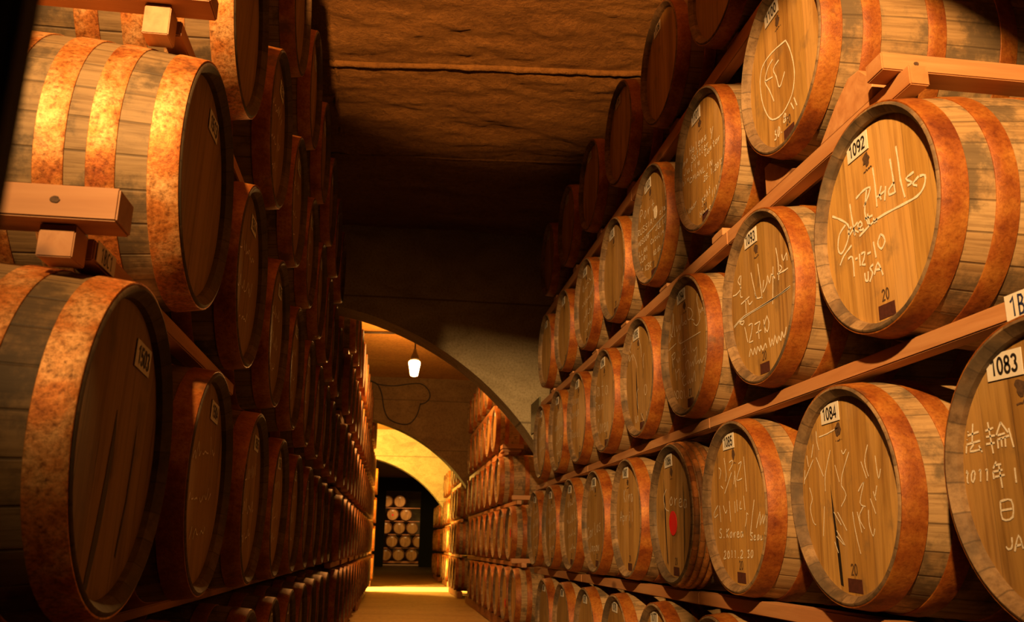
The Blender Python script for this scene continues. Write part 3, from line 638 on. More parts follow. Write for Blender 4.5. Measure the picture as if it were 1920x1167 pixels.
# wooden-hooped barrel (thin split-wood hoops side by side)
def make_wood_hoops():
    out = []
    for a in (0.010, 0.036, 0.062, 0.088):
        prof = []
        for i in range(7):
            t = math.pi * i / 6
            prof.append((a + 0.012 - 0.012 * math.cos(t), rad(a + 0.012) - 0.001 + 0.009 * math.sin(t)))
        vs, fs = lathe(prof, SEG)
        out.append(mesh_of('hoop', vs, fs, [M['split_hoop']], None, True, 60))
    return out
MESH['wood'] = make_wood_hoops()

def face_point(x, a, b):
    """a to the right when facing the head, b up"""
    return (x, -a, b)
def flat_poly(name, pts, x, mat, parent, thick=0.0012):
    """thin real sheet lying on the head"""
    n = len(pts)
    vs = [face_point(x, a, b) for a, b in pts] + [face_point(x - thick, a, b) for a, b in pts]
    fs = [tuple(range(n)), tuple(range(2 * n - 1, n - 1, -1))] + [(i, i + n, (i + 1) % n + n, (i + 1) % n) for i in range(n)]
    return link_mesh(name, vs, fs, mat, parent)
HX = 0.028
def arc(cx, cy, rx, ry, a0, a1, n=10):
    return [(cx + rx * math.cos(math.radians(a0 + (a1 - a0) * i / n)), cy + ry * math.sin(math.radians(a0 + (a1 - a0) * i / n))) for i in range(n + 1)]
GLYPH = {   # heavy grotesque figures as centre lines in a 0.5 x 1 box
    '0': [arc(0.25, 0.5, 0.19, 0.43, 90, 450, 20)],
    '1': [[(0.08, 0.74), (0.20, 0.82), (0.30, 0.95), (0.30, 0.02)]],
    '2': [arc(0.25, 0.72, 0.18, 0.21, 170, -30, 10) + [(0.07, 0.07), (0.46, 0.07)]],
    '3': [arc(0.24, 0.73, 0.17, 0.20, 160, -80, 10), arc(0.24, 0.28, 0.19, 0.22, 85, -165, 12)],
    '4': [[(0.36, 0.02), (0.36, 0.93), (0.04, 0.30), (0.48, 0.30)]],
    '5': [[(0.44, 0.93), (0.12, 0.93), (0.09, 0.52)] + arc(0.25, 0.32, 0.19, 0.25, 130, -160, 12)],
    '6': [arc(0.25, 0.30, 0.19, 0.24, 150, 510, 18), arc(0.36, 0.42, 0.30, 0.51, 95, 190, 8)],
    '7': [[(0.05, 0.93), (0.45, 0.93), (0.28, 0.50), (0.20, 0.02)]],
    '8': [arc(0.25, 0.73, 0.16, 0.20, 90, 450, 16), arc(0.25, 0.28, 0.19, 0.23, 90, 450, 16)],
    '9': [arc(0.25, 0.68, 0.19, 0.25, 0, 360, 18), arc(0.14, 0.56, 0.30, 0.50, 5, -85, 8)],
    'B': [[(0.08, 0.03), (0.10, 0.95), (0.30, 0.92), (0.38, 0.75), (0.28, 0.56), (0.10, 0.50), (0.34, 0.46), (0.42, 0.25), (0.30, 0.05), (0.08, 0.03)]],
    'C': [arc(0.28, 0.5, 0.20, 0.44, 50, 310, 14)],
}
def text_mesh(txt, height, mat, weight=0.150, cache={}):
    key = (txt, round(height, 4), mat.name)
    if key in cache: return cache[key]
    vs = []; fs = []
    total = 0.56 * len(txt) - 0.06
    for ci, ch in enumerate(txt):
        for st in GLYPH[ch]:
            pts = [((ci * 0.56 + px - total / 2) * height, (py - 0.5) * height) for px, py in st]
            closed = math.hypot(pts[0][0] - pts[-1][0], pts[0][1] - pts[-1][1]) < 1e-5
            n = len(pts); base = len(vs); w = weight * height / 2
            for i, q in enumerate(pts):
                a = pts[i - 1] if i else (pts[-2] if closed else q)
                c = pts[i + 1] if i < n - 1 else (pts[1] if closed else q)
                d1 = Vector((q[0] - a[0], q[1] - a[1])); d2 = Vector((c[0] - q[0], c[1] - q[1]))
                if d1.length < 1e-7: d1 = d2
                if d2.length < 1e-7: d2 = d1
                d1.normalize(); d2.normalize()
                nn = Vector((-(d1 + d2).y, (d1 + d2).x))
                nn = nn.normalized() if nn.length > 1e-4 else Vector((-d1.y, d1.x))
                k = w / max(0.55, nn.dot(Vector((-d1.y, d1.x))))
                vs.append(face_point(0.0, q[0] + nn.x * k, q[1] + nn.y * k)); vs.append(face_point(0.0, q[0] - nn.x * k, q[1] - nn.y * k))
            for i in range(n - 1):
                a = base + 2 * i
                fs.append((a, a + 1, a + 3, a + 2))
    me = mesh_of('number', vs, fs, [mat], None, False)
    cache[key] = me
    return me

def number_plate(root, txt, a, b, rot=0.0, w=0.100, h=0.052, mat='ink'):
    """printed plate: sheet and, as its own part, the printed number"""
    c, s = math.cos(rot), math.sin(rot)
    pts = [(-w / 2, -h / 2), (w / 2, -h / 2), (w / 2, h / 2), (-w / 2, h / 2)]
    pl = flat_poly('number_plate', pts, 0.0, M['plate'], root)
    pl.location = face_point(HX - 0.0015, a, b); pl.rotation_euler = (-rot, 0, 0)
    if txt:
        t = inst('number', text_mesh(txt, h * 0.68, M[mat]), pl, (-0.0022, 0, 0))
    return pl

def ribbon(name, strokes, width, mat, parent, x, lim=0.250, shift=(0, 0), smooth=True):
    vs = []; fs = []
    for st in strokes:
        pts = []
        for a, b in st:
            a += shift[0]; b += shift[1]
            r = math.hypot(a, b)
            if r > lim: a *= lim / r; b *= lim / r
            if not pts or math.hypot(a - pts[-1][0], b - pts[-1][1]) > 0.0015: pts.append((a, b))
        if len(pts) < 2:
            if not pts: continue
            pts.append((pts[0][0] + 0.003, pts[0][1] - 0.002))
        if len(pts) > 2 and smooth: pts = [(q.x, q.y) for q in smooth_path([(u, v, 0) for u, v in pts], 3)]
        n = len(pts); base = len(vs)
        for i, p in enumerate(pts):
            q0 = pts[max(i - 1, 0)]; q1 = pts[min(i + 1, n - 1)]
            dx, dy = q1[0] - q0[0], q1[1] - q0[1]
            l = math.hypot(dx, dy) or 1
            w = width * 1.15 * (0.5 if i in (0, n - 1) else 0.5 + 0.12 * math.sin(i * 2.3))
            nx, ny = -dy / l * w, dx / l * w
            vs.append(face_point(x, p[0] + nx, p[1] + ny)); vs.append(face_point(x, p[0] - nx, p[1] - ny))
        for i in range(n - 1):
            a = base + 2 * i
            fs.append((a, a + 1, a + 3, a + 2))
    if fs: return link_mesh(name, vs, fs, mat, parent)

def parse(s):
    out = []
    for st in s.split(';'):
        v = [float(t) / 1000 for t in st.split()]
        if len(v) >= 2: out.append(list(zip(v[::2], v[1::2])))
    return out

def scribble(rr, lines):
    """rows of quick handwriting"""
    out = []
    for (a0, b0, a1, b1, h, n) in lines:
        st = []
        for i in range(n):
            t = i / max(1, n - 1)
            a = a0 + (a1 - a0) * t; b = b0 + (b1 - b0) * t
            k = rr.random()
            st.append((a + rr.uniform(-0.4, 0.4) * (a1 - a0) / n, b + (h * k if i % 2 else rr.uniform(-0.1, 0.25) * h)))
            if rr.random() < 0.28 and len(st) > 1:
                out.append(st); st = []
        if st: out.append(st)
    return out

def blotch(root, rr, a, b, s, name='burnt_stamp'):
    pts = []
    for i in range(14):
        t = 2 * math.pi * i / 14
        r = s * rr.uniform(0.62, 1.15)
        pts.append((a + r * 0.95 * math.cos(t), b + r * 1.05 * math.sin(t)))
    o = flat_poly(name, pts, HX - 0.0006, M['stamp'], root, 0.0006)
    sub = scribble(rr, [(a - s, b - s * 1.7, a + s, b - s * 1.6, s * 0.3, 9)])
    ribbon('stamp_lettering', sub, 0.003, M['stamp'], o, HX - 0.0008)
    return o
def brand(root, a, b, digits=True):
    o = flat_poly('branded_square', [(a - 0.036, b - 0.016), (a + 0.036, b - 0.018), (a + 0.035, b + 0.016), (a - 0.035, b + 0.018)], HX - 0.0006, M['brand'], root, 0.0006)
    if digits:
        inst('number', text_mesh('20', 0.030, M['stamp']), o, (HX - 0.0008, -a, b + 0.040))
    return o

def barrel(x, y, z, side, label, group, r=0.283, kind='h6', detail=2, seed=0, fresh=False):
    """x,y,z: centre of the front face; side 'R' faces -X, 'L' faces +X, 'E' faces the camera end"""
    rr = random.Random(seed)
    s = r / R0
    rz = {'R': 0.0, 'L': math.pi, 'E': math.pi / 2}[side]
    root = empty('oak_barrel', (x, y, z), (0, 0, rz))
    root.scale = (1.0, s, s)
    tag(root, label, 'barrel', group)
    roll = rr.uniform(-3.1, 3.1)
    lo = '' if detail >= 2 else '_lo'
    sv = inst('staves', MESH['staves' + lo], root, rot=(roll, 0, 0))
    inst('head', MESH['head' + lo], root, rot=(rr.uniform(-0.10, 0.10), 0, 0))
    if kind == 'wood':
        for me in MESH['wood']: inst('hoop', me, root, rot=(rr.uniform(-3, 3), 0, 0))
        for me in MESH['h6'][2:3] + MESH['h6'][3:]: inst('hoop', me, root, rot=(rr.uniform(-3, 3), 0, 0))
    else:
        hs = MESH[kind + lo]
        if detail == 0: hs = hs[:2]
        for me in hs: inst('hoop', me, root, rot=(rr.uniform(-3, 3), 0, 0))
    if kind == 'wood':
        sv.material_slots[1].link = 'OBJECT'; sv.material_slots[1].material = M['chime_old']
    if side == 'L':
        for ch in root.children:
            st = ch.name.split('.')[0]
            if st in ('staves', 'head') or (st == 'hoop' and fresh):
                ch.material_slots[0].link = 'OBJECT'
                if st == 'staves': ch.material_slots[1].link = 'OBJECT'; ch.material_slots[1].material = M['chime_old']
                ch.material_slots[0].material = M[{'staves': 'staves_grey', 'head': 'head_shaded', 'hoop': 'hoop_fresh'}[st]]
    return root
ORD = ['first', 'second', 'third', 'fourth', 'fifth', 'sixth', 'seventh', 'eighth', 'ninth', 'tenth', 'eleventh', 'twelfth', 'thirteenth', 'fourteenth', 'fifteenth', 'sixteenth']
ROWNAME = {'0': 'floor row', 'A': 'second row', 'B': 'third row', 'C': 'fourth row', 'D': 'top row'}
XR, XL = 1.143, -0.447
ZR = {'0': -0.509, 'A': 0.145, 'B': 0.795, 'C': 1.478, 'D': 2.190}
def ext(lst, end, step=0.70):
    lst = list(lst)
    while lst[-1] + step <= end: lst.append(round(lst[-1] + step, 3))
    return lst
SEED = [100]
def nxt():
    SEED[0] += 1
    return SEED[0]

LOOK = {
 1083: 'barrel plated 1083 with chalked Chinese characters and date, lower right edge',
 1084: 'barrel plated 1084 whose whole head is scrawled with faint chalk scratches',
 1085: 'barrel plated 1085 chalked S.Korea Seoul in large letters',
 1086: 'split-wood hooped barrel plated 1086 with a round red sticker on its head',
 1087: 'barrel plated 1087 with two short chalked words, beyond the red sticker barrel',
 1088: 'barrel plated 1088 with crowded chalk signatures, third past the red sticker',
 1092: 'large barrel plated 1092 with a sweeping underlined chalk signature dated 7-12-10',
 1093: 'barrel plated 1093 with underlined chalk name and 12 7 10',
 1094: 'barrel plated 1094 with five chalked lines ending in a date',
 1095: 'barrel plated 1095 with a long black crack down its head',
 1096: 'barrel plated 1096 with three big chalked words, next beyond the cracked one',
 1097: 'barrel plated 1097 with four rows of chalk, second beyond the cracked one',
 1100: 'barrel plated 1100 with a chalk circle around two letters',
 1101: 'barrel plated 1101 covered in many slanting lines of chalk names',
 1102: 'barrel plated 1102 chalked Port above a filled white heart',
 1103: 'unmarked pale barrel plated 1103 below the chalked Port barrel',
 1107: 'barrel cut by the top edge above the chalk circle barrel',
 1108: 'dark-seamed barrel plated 1108 nearest along the top right row',
}
G_R1 = 'barrels of the near right stack'
# measured positions: distance along the aisle, height above the eye, head radius
NEAR = {
 '0': [(z, -0.509, 0.283) for z in ext([1.72, 2.42, 3.11, 3.80, 4.48, 5.17, 5.86, 6.55], 6.6)],
 'A': [(1.41, .142, .283), (2.136, .144, .276), (2.86, .144, .283), (3.537, .142, .279), (4.225, .145, .281), (4.919, .146, .280), (5.60, .145, .283), (6.29, .145, .283), (6.98, .145, .283)],
 'B': [(1.877, .798, .285), (2.573, .796, .284), (3.296, .797, .284), (3.979, .795, .284), (4.665, .793, .283), (5.35, .793, .283), (6.03, .793, .283), (6.71, .795, .283)],
 'C': [(2.304, 1.485, .286), (3.03, 1.490, .285), (3.715, 1.475, .284), (4.412, 1.475, .284), (5.10, 1.47, .283), (5.80, 1.47, .283), (6.50, 1.475, .283)],
 'D': [(2.782, 2.18, .283), (3.49, 2.19, .284), (4.23, 2.20, .284), (4.94, 2.195, .284), (5.66, 2.195, .283), (6.40, 2.19, .283)],
}
FIRSTNUM = {'0': 1074, 'A': 1083, 'B': 1092, 'C': 1100, 'D': 1107}
SHIFT = {'1101': (0.0, -0.028), '1102': (0.006, -0.030)}
for row, lst in NEAR.items():
    for i, (y, h, r) in enumerate(lst):
        num = FIRSTNUM[row] + i
        lab = LOOK.get(num, f'oak barrel plated {num}, near right stack, {ROWNAME[row]}, {ORD[i]} from the near end')
        b = barrel(XR, y, EYE + h, 'R', lab, G_R1, r, 'wood' if num == 1086 else 'h6', 2, num)
        if num in (1083, 1084, 1085, 1092, 1093, 1094, 1095, 1100, 1101, 1103):
            for ch in b.children:
                if ch.name.startswith('head'):
                    ch.material_slots[0].link = 'OBJECT'; ch.material_slots[0].material = M['head_tight']
        rr = random.Random(num)
        a0, b0, ro = -0.060, 0.222, rr.uniform(-0.05, 0.05)
        if num == 1083: a0, b0 = -0.094, 0.212
        number_plate(b, str(num), a0, b0, ro)
        if row in 'AB' or num in (1100, 1101, 1102, 1103, 1104, 1105):
            blotch(b, rr, a0 + 0.035, b0 - 0.050, 0.018)
        if row in 'AB' or num < 1106:
            brand(b, rr.uniform(-0.012, 0.010), -0.232)
        key = str(num)
        if key in ('1101', '1102'): pass
        if num in CHALK:
            wd = {1092: 0.0050, 1093: 0.0042, 1100: 0.0045, 1083: 0.0036, 1084: 0.0028}.get(num, 0.0036)
            ribbon('chalk_writing', parse(CHALK[num]), wd, M['chalk'], b, HX - 0.0012, 0.246, SHIFT.get(key, (0, 0)))
        elif num in (1089, 1090, 1091, 1098, 1099, 1104):
            sc = scribble(rr, [(-0.13, 0.10, 0.12, 0.13, 0.05, 16), (-0.15, 0.0, 0.15, 0.03, 0.06, 20), (-0.12, -0.09, 0.12, -0.06, 0.05, 16), (-0.08, -0.17, 0.10, -0.15, 0.04, 10)])
            ribbon('chalk_writing', sc, 0.004, M['chalk'], b, HX - 0.0012)
        if num == 1102:
            pts = [(0.050 + 0.024 * math.cos(t), 0.040 + 0.030 * math.sin(t) + (0.010 * abs(math.cos(t)) if math.sin(t) > 0 else 0)) for t in [2 * math.pi * q / 16 for q in range(16)]]
            flat_poly('chalk_heart', pts, HX - 0.0014, M['chalk'], b)
        if num == 1086:
            pts = [(-0.022 + 0.050 * math.cos(t), -0.039 + 0.050 * math.sin(t)) for t in [2 * math.pi * q / 28 for q in range(28)]]
            st = flat_poly('red_sticker', pts, HX - 0.0014, M['red'], b)
        if num == 1086:
            for crack in ([(-0.135, 0.15), (-0.120, 0.05), (-0.118, -0.10), (-0.104, -0.21), (-0.116, -0.20), (-0.130, -0.08), (-0.137, 0.05)],
                          [(0.118, 0.12), (0.128, 0.02), (0.118, -0.12), (0.095, -0.215), (0.108, -0.12), (0.117, 0.0)]):
                flat_poly('open_crack', crack, HX - 0.0006, M['iron'], b, 0.0004)
        if num == 1095:
            crack = [(-0.075, 0.06), (-0.068, 0.02), (-0.060, -0.05), (-0.058, -0.12), (-0.066, -0.19), (-0.076, -0.12), (-0.079, -0.03), (-0.078, 0.03)]
            flat_poly('open_crack', crack, HX - 0.0006, M['iron'], b, 0.0004)
        if num == 1084:
            crack = [(-0.090, 0.03), (-0.080, -0.06), (-0.066, -0.15), (-0.062, -0.236), (-0.076, -0.232), (-0.082, -0.14), (-0.090, -0.05)]
            flat_poly('open_crack', crack, HX - 0.0006, M['iron'], b, 0.0004)

# right-hand stacks further down the aisle
def far_rows(side, spec, group, stackname, xface, detail=1, kind='h6', plates=True, xs=None):
    out = []
    for row, ys in spec.items():
        for i, y in enumerate(ys):
            xf = xface(y)
            sd = nxt(); rr = random.Random(sd)
            lab = f'rust-hooped barrel in {stackname}, {ROWNAME[row]}, {ORD[i]} from its near end'
            b = barrel(xf, y, EYE + ZR[row], side, lab, group, 0.283, kind, detail, sd)
            if plates:
                number_plate(b, '', -0.06 + rr.uniform(-0.01, 0.01), 0.222, rr.uniform(-0.06, 0.06))
            out.append((row, i, b))
    return out
b2 = far_rows('R', {'0': ext([9.46], 15.0), 'A': ext([9.80], 15.1), 'B': ext([10.9], 15.2), 'C': ext([11.4], 15.2), 'D': ext([12.35], 15.2)},
         'barrels of the second right stack', 'right stack past first arch', lambda y: 1.33)
for row, i, b in b2:
    st = {('A', 0): (0.0, 0.0), ('0', 1): (0.02, -0.10), ('0', 4): (0.0, 0.10)}.get((row, i))
    if st:
        pts = [(st[0] + 0.048 * math.cos(t), st[1] + 0.050 * math.sin(t)) for t in [2 * math.pi * q / 20 for q in range(20)]]
        flat_poly('red_sticker', pts, HX - 0.0014, M['red'], b)
        b['label'] = b['label'].replace('rust-hooped', 'red-stickered')
    if i < 3 and row in 'AB':
        rr = random.Random(i)
        ribbon('chalk_writing', scribble(rr, [(-0.12, 0.05, 0.12, 0.08, 0.06, 16), (-0.14, -0.06, 0.14, -0.03, 0.06, 18)]), 0.004, M['chalk'], b, HX - 0.0012)
far_rows('R', {'0': ext([17.0], 18.9), 'A': ext([17.0], 18.9), 'B': ext([17.0], 18.9), 'C': ext([17.2], 18.9)},
         'barrels beside the cross passage', 'right stack before the cross passage', lambda y: 1.30)
far_rows('R', {'0': ext([21.4], 22.9), 'A': ext([21.4], 22.9), 'B': ext([21.4], 22.9), 'C': ext([21.5], 22.9)},
         'barrels past the cross passage', 'right stack past the cross passage', lambda y: 1.42)
far_rows('R', {'0': ext([24.5], 26.7), 'A': ext([24.5], 26.7), 'B': ext([24.5], 26.7)},
         'barrels past the third arch', 'right stack past the yellow arch', lambda y: 1.38, 0, 'h6', False)

# left-hand stack: seen at a grazing angle all along the aisle
def xleft(y):
    return XL if y < 8 else -0.41 + (y - 8) * 0.0118
L1 = {
 '0': [(y, -0.509, .283) for y in ext([1.85, 2.57, 3.28], 7.6)],
 'A': [(1.602, .160, .283), (2.347, .150, .279), (3.14, .150, .284)] + [(y, .145, .283) for y in ext([3.86], 7.6)],
 'B': [(1.97, .802, .284), (2.672, .800, .281)] + [(y, .79, .283) for y in ext([3.39], 7.6)],
 'C': [(2.26, 1.447, .280)] + [(y, 1.455, .283) for y in ext([2.98], 7.6)],
 'D': [(y, 2.16, .283) for y in ext([2.50, 3.25, 3.96, 4.68, 5.42], 7.0)],
}
G_L1 = 'barrels of the near left stack'
LLOOK = {('A', 0): 'huge dark-headed barrel plated 1503, lower left corner, bright rusted rim hoop',
         ('B', 0): 'banded barrel with bright rusted hoops above the one plated 1503',
         ('C', 0): 'barrel at upper left behind the timber beam, bright narrow front hoop'}
for row, lst in L1.items():
    for i, (y, h, r) in enumerate(lst):
        lab = LLOOK.get((row, i), f'shadowed barrel in near left stack, {ROWNAME[row]}, {ORD[i]} from near end')
        sd = nxt(); rr = random.Random(sd)
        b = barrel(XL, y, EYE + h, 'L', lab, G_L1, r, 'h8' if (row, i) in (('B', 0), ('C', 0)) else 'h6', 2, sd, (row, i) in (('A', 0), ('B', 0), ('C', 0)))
        if (row, i) == ('A', 0):
            flat_poly('open_crack', [(-0.015, 0.06), (-0.006, 0.02), (-0.012, -0.08), (-0.026, -0.16), (-0.052, -0.238), (-0.070, -0.232), (-0.050, -0.15), (-0.034, -0.07), (-0.022, 0.01)], HX - 0.0006, M['iron'], b, 0.0004)
            flat_poly('open_crack', [(0.116, 0.05), (0.120, 0.0), (0.112, -0.09), (0.085, -0.19), (0.078, -0.185), (0.104, -0.09), (0.113, 0.0)], HX - 0.0006, M['iron'], b, 0.0004)
            number_plate(b, '1503', 0.095, 0.175, -0.06)
        else:
            number_plate(b, str({'0': 1490, 'A': 1503, 'B': 1513, 'C': 1523, 'D': 1533}[row] + i), 0.07 + rr.uniform(-0.015, 0.015), 0.19, rr.uniform(-0.06, 0.06))
        if i > 0 and row in 'ABC' and i < 6:
            ribbon('chalk_writing', scribble(rr, [(-0.13, 0.05, 0.13, 0.08, 0.05, 16), (-0.13, -0.06, 0.13, -0.04, 0.06, 16), (-0.08, -0.15, 0.1, -0.13, 0.04, 10)]), 0.0036, M['chalk'], b, HX - 0.0012)
far_rows('L', {'0': ext([8.30], 18.9), 'A': ext([8.30], 18.9), 'B': ext([8.25], 18.9), 'C': ext([8.35], 18.9)},
         'barrels of the long left stack', 'left stack past first arch', xleft)
far_rows('L', {'D': ext([8.85], 15.4)}, 'barrels of the long left stack', 'left stack past first arch', xleft)
far_rows('L', {'D': ext([16.75], 18.8)}, 'barrels on top of the left stack past the second arch', 'left stack past second arch', xleft)
far_rows('L', {'0': ext([21.4], 22.4), 'A': ext([21.4], 22.4), 'B': ext([21.4], 22.4), 'C': ext([21.4], 22.4)},
         'barrels on the left past the cross passage', 'left stack past the cross passage', lambda y: -0.26)

# the last stack, heads towards the camera
END = [[0.02, 0.66, 1.31], [0.30, 0.97, 1.63], [-0.03, 0.64, 1.29], [0.28, 0.95], [-0.04, 0.61]]
for rI, xs in enumerate(END):
    for i, x in enumerate(xs):
        z = EYE - 0.47 + 0.652 * rI
        rn = ['bottom', 'second', 'third', 'fourth', 'top'][rI]
        sd = nxt(); rr = random.Random(sd)
        b = barrel(x, 45.5, z, 'E', f'round head of a barrel in the end stack, {rn} row, {ORD[i]} from left', 'barrels stacked at the end of the cellar', 0.283, 'h6', 0, sd)
        number_plate(b, '', 0.0, 0.19)
        if (rI, i) == (3, 0):
            flat_poly('red_sticker', [(0.05 * math.cos(t), -0.02 + 0.05 * math.sin(t)) for t in [2 * math.pi * q / 16 for q in range(16)]], HX - 0.0014, M['red'], b)
            b['label'] = 'barrel head with a small red sticker in the end stack, fourth row'

# ---------------------------------------------------------------- timbers
def rail(x, y0, y1, z0, z1, label, group, w=0.050, mat='timber', seed=0):
    L = y1 - y0; h = z1 - z0
    o = bevel_box('support_rail', (L, w, h), M[mat], None, (x, (y0 + y1) / 2, (z0 + z1) / 2), (0, 0, math.pi / 2), 0.003, 0.0006, seed, 6)
    return tag(o, label, 'timber', group)
def beam(x0, x1, y0, y1, z0, z1, label, group, mat='timber', seed=0):
    o = bevel_box('cross_beam', (x1 - x0, y1 - y0, z1 - z0), M[mat], None, ((x0 + x1) / 2, (y0 + y1) / 2, (z0 + z1) / 2), (0, 0, 0), 0.003, 0.001, seed, 4)
    return tag(o, label, 'timber', group)

RS = {'0': 'floor and second rows', 'A': 'second and third rows', 'B': 'third and fourth rows', 'C': 'fourth and top rows'}
def rails_between(side, xface, lowers, uppers, y0, y1, key, stack, group, cuts=None, seed=0, z=None, both=True, depth=0.092):
    rr_ = rad(depth + 0.027) + 0.006
    zl = EYE + lowers + rr_; zu = EYE + uppers - rr_
    if z: zl, zu = EYE + z[0], EYE + z[1]
    sg = 1 if side == 'R' else -1
    cuts = cuts or [y0, y1]
    for j in range(len(cuts) - 1):
        a, c = cuts[j], cuts[j + 1] - 0.004
        for back in ((0, 1) if both else (0,)):
            xc = xface((a + c) / 2) + sg * (depth if not back else 0.808)
            pos = 'front' if not back else 'hidden back'
            n = f', piece {ORD[j]} from near' if len(cuts) > 2 else ''
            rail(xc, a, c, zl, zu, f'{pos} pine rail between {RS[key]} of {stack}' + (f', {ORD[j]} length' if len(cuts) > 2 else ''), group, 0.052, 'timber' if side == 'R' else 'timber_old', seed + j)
xr = lambda y: XR
xl_ = lambda y: XL
G_RR = 'rails of the near right stack'
rails_between('R', xr, -0.509, 0.145, 1.45, 7.3, '0', 'near right stack', G_RR, [1.30, 3.4, 5.5, 7.3], 1)
rails_between('R', xr, 0.145, 0.795, 1.22, 7.25, 'A', 'near right stack', G_RR, [1.22, 3.2, 5.3, 7.25], 5)
rails_between('R', xr, 0, 0, 0, 0, 'B', 'near right stack', G_RR, [1.745, 2.93, 5.0, 7.42], 9, (1.102, 1.156))
rails_between('R', xr, 1.478, 2.19, 0, 0, 'C', 'near right stack', G_RR, [2.15, 4.2, 6.95], 13, (1.797, 1.862))
# shims carry the fourth and top rows
def shim(x, y, z0, z1, label, group, d=0.11):
    return tag(bevel_box('wooden_shim', (d, 0.05, z1 - z0), M['timber'], None, (x, y, (z0 + z1) / 2), (0, 0, math.pi / 2), 0.002, 0, 3), label, 'shim', group)
for row, top, nm in (('C', 1.1565, 'fourth'), ('D', 1.8625, 'top')):
    for i, (y, h, r) in enumerate(NEAR[row]):
        if (row, i) == ('C', 0): continue
        zb = h - 0.2995 * r / R0 - 0.001
        shim(XR + 0.092, y, EYE + top, EYE + zb, f'small shim under the {ORD[i]} barrel of the {nm} row, near right stack', 'shims under the right barrels')

def chock(verts2, x0, x1, label, name='wooden_chock'):
    """wedge: outline in (y, z), extruded along x"""
    n = len(verts2)
    vs = [(x0, y, z) for y, z in verts2] + [(x1, y, z) for y, z in verts2]
    fs = [tuple(range(n)), tuple(range(2 * n - 1, n - 1, -1))] + [(i, i + n, (i + 1) % n + n, (i + 1) % n) for i in range(n)]
    o = link_mesh(name, vs, fs, M['timber'])
    bv = o.modifiers.new('bevel', 'BEVEL'); bv.width = 0.002; bv.segments = 2
    return tag(o, label, 'wedge')
E1 = EYE + 1.1565
chock([(2.20, E1), (1.915, E1), (1.905, E1 + 0.052), (1.965, E1 + 0.112), (2.02, E1 + 0.118), (2.10, E1 + 0.075)], XR + 0.068, XR + 0.20, 'pine wedge jammed under the barrel with the chalk circle')
chock([(2.36, E1), (2.58, E1), (2.58, E1 + 0.10), (2.54, E1 + 0.10), (2.42, E1 + 0.026)], XR + 0.068, XR + 0.19, 'second wedge on the far side of the chalk circle barrel')
# cross beams at the ends of the stacks
def knot(parent, x, z, s, seed):
    rr = random.Random(seed)
    pts = [(x + s * 1.25 * rr.uniform(0.9, 1.1) * math.cos(t), z + s * rr.uniform(0.9, 1.1) * math.sin(t)) for t in [2 * math.pi * q / 14 for q in range(14)]]
    n = 14
    yf = -0.5 * KY[parent.name]
    vs = [(a, yf - 0.0006, c) for a, c in pts] + [(a, yf + 0.002, c) for a, c in pts]
    fs = [tuple(range(n)), tuple(range(2 * n - 1, n - 1, -1))] + [(i, i + n, (i + 1) % n + n, (i + 1) % n) for i in range(n)]
    link_mesh('knot', vs, fs, M['stamp'], parent)
KY = {}
bm1 = beam(1.160, 2.12, 1.775, 1.850, EYE + 1.1565, EYE + 1.206, 'pale cross beam resting on the rails above the barrel plated 1092', 'cross beams', seed=21)
bm2 = beam(-1.30, -0.458, 1.395, 1.475, EYE + 0.4995, EYE + 0.557, 'pale cross beam with a knot above the barrel plated 1503', 'cross beams', seed=22)
bm3 = beam(-1.30, -0.440, 1.735, 1.815, EYE + 1.1450, EYE + 1.192, 'cross beam with a long crack along the top left edge', 'cross beams', seed=23)
KY = {bm1.name: 0.075, bm2.name: 0.080, bm3.name: 0.080}
knot(bm1, 1.252 - 1.64, -0.002, 0.0055, 1)
knot(bm2, -0.556 + 0.879, 0.002, 0.0060, 2)
knot(bm3, -0.510 + 0.870, 0.006, 0.0045, 3)
G_LR = 'rails of the near left stack'
rail(XL - 0.094, 1.487, 2.9, EYE + 0.4600, EYE + 0.4985, 'short rail end under the knotted cross beam, above the barrel plated 1503', G_LR, 0.050, 'timber', 31)
rail(XL - 0.80, 1.46, 2.9, EYE + 0.4600, EYE + 0.4985, 'hidden back rail under the knotted cross beam', G_LR, 0.050, 'timber', 32)
rail(XL - 0.094, 1.825, 3.0, EYE + 1.1055, EYE + 1.1440, 'rail end under the cracked cross beam at top left', G_LR, 0.046, 'timber', 33)
rail(XL - 0.80, 1.80, 3.0, EYE + 1.1055, EYE + 1.1440, 'hidden back rail under the cracked cross beam', G_LR, 0.046, 'timber', 34)
for nm_, y0_, y1_, z0_, z1_, lb_ in (('support_block', 1.422, 1.484, 0.4420, 0.4985, 'bright square pine block between the knotted cross beam and the barrel plated 1503'),
                                  ('support_block', 1.764, 1.822, 1.0700, 1.1440, 'square pine block under the cracked cross beam at top left')):
    tag(bevel_box(nm_, (y1_ - y0_, 0.056, z1_ - z0_), M['timber'], None, (XL - 0.108, (y0_ + y1_) / 2, EYE + (z0_ + z1_) / 2), (0, 0, math.pi / 2), 0.002, 0, 5), lb_, 'block', 'blocks under the left cross beams')
rails_between('L', xl_, -0.509, 0.145, 0, 0, '0', 'near left stack', G_LR, [1.6, 4.0, 7.7], 41, None, True, 0.212)
rails_between('L', xl_, 0.15, 0.79, 0, 0, 'A', 'near left stack', G_LR, [2.91, 5.2, 7.7], 43, None, True, 0.212)
rails_between('L', xl_, 0.79, 1.455, 0, 0, 'B', 'near left stack', G_LR, [3.01, 5.3, 7.7], 45, None, True, 0.212)
rails_between('L', xl_, 1.455, 2.16, 0, 0, 'C', 'near left stack', G_LR, [2.3, 4.6, 7.0], 47, None, True, 0.212)
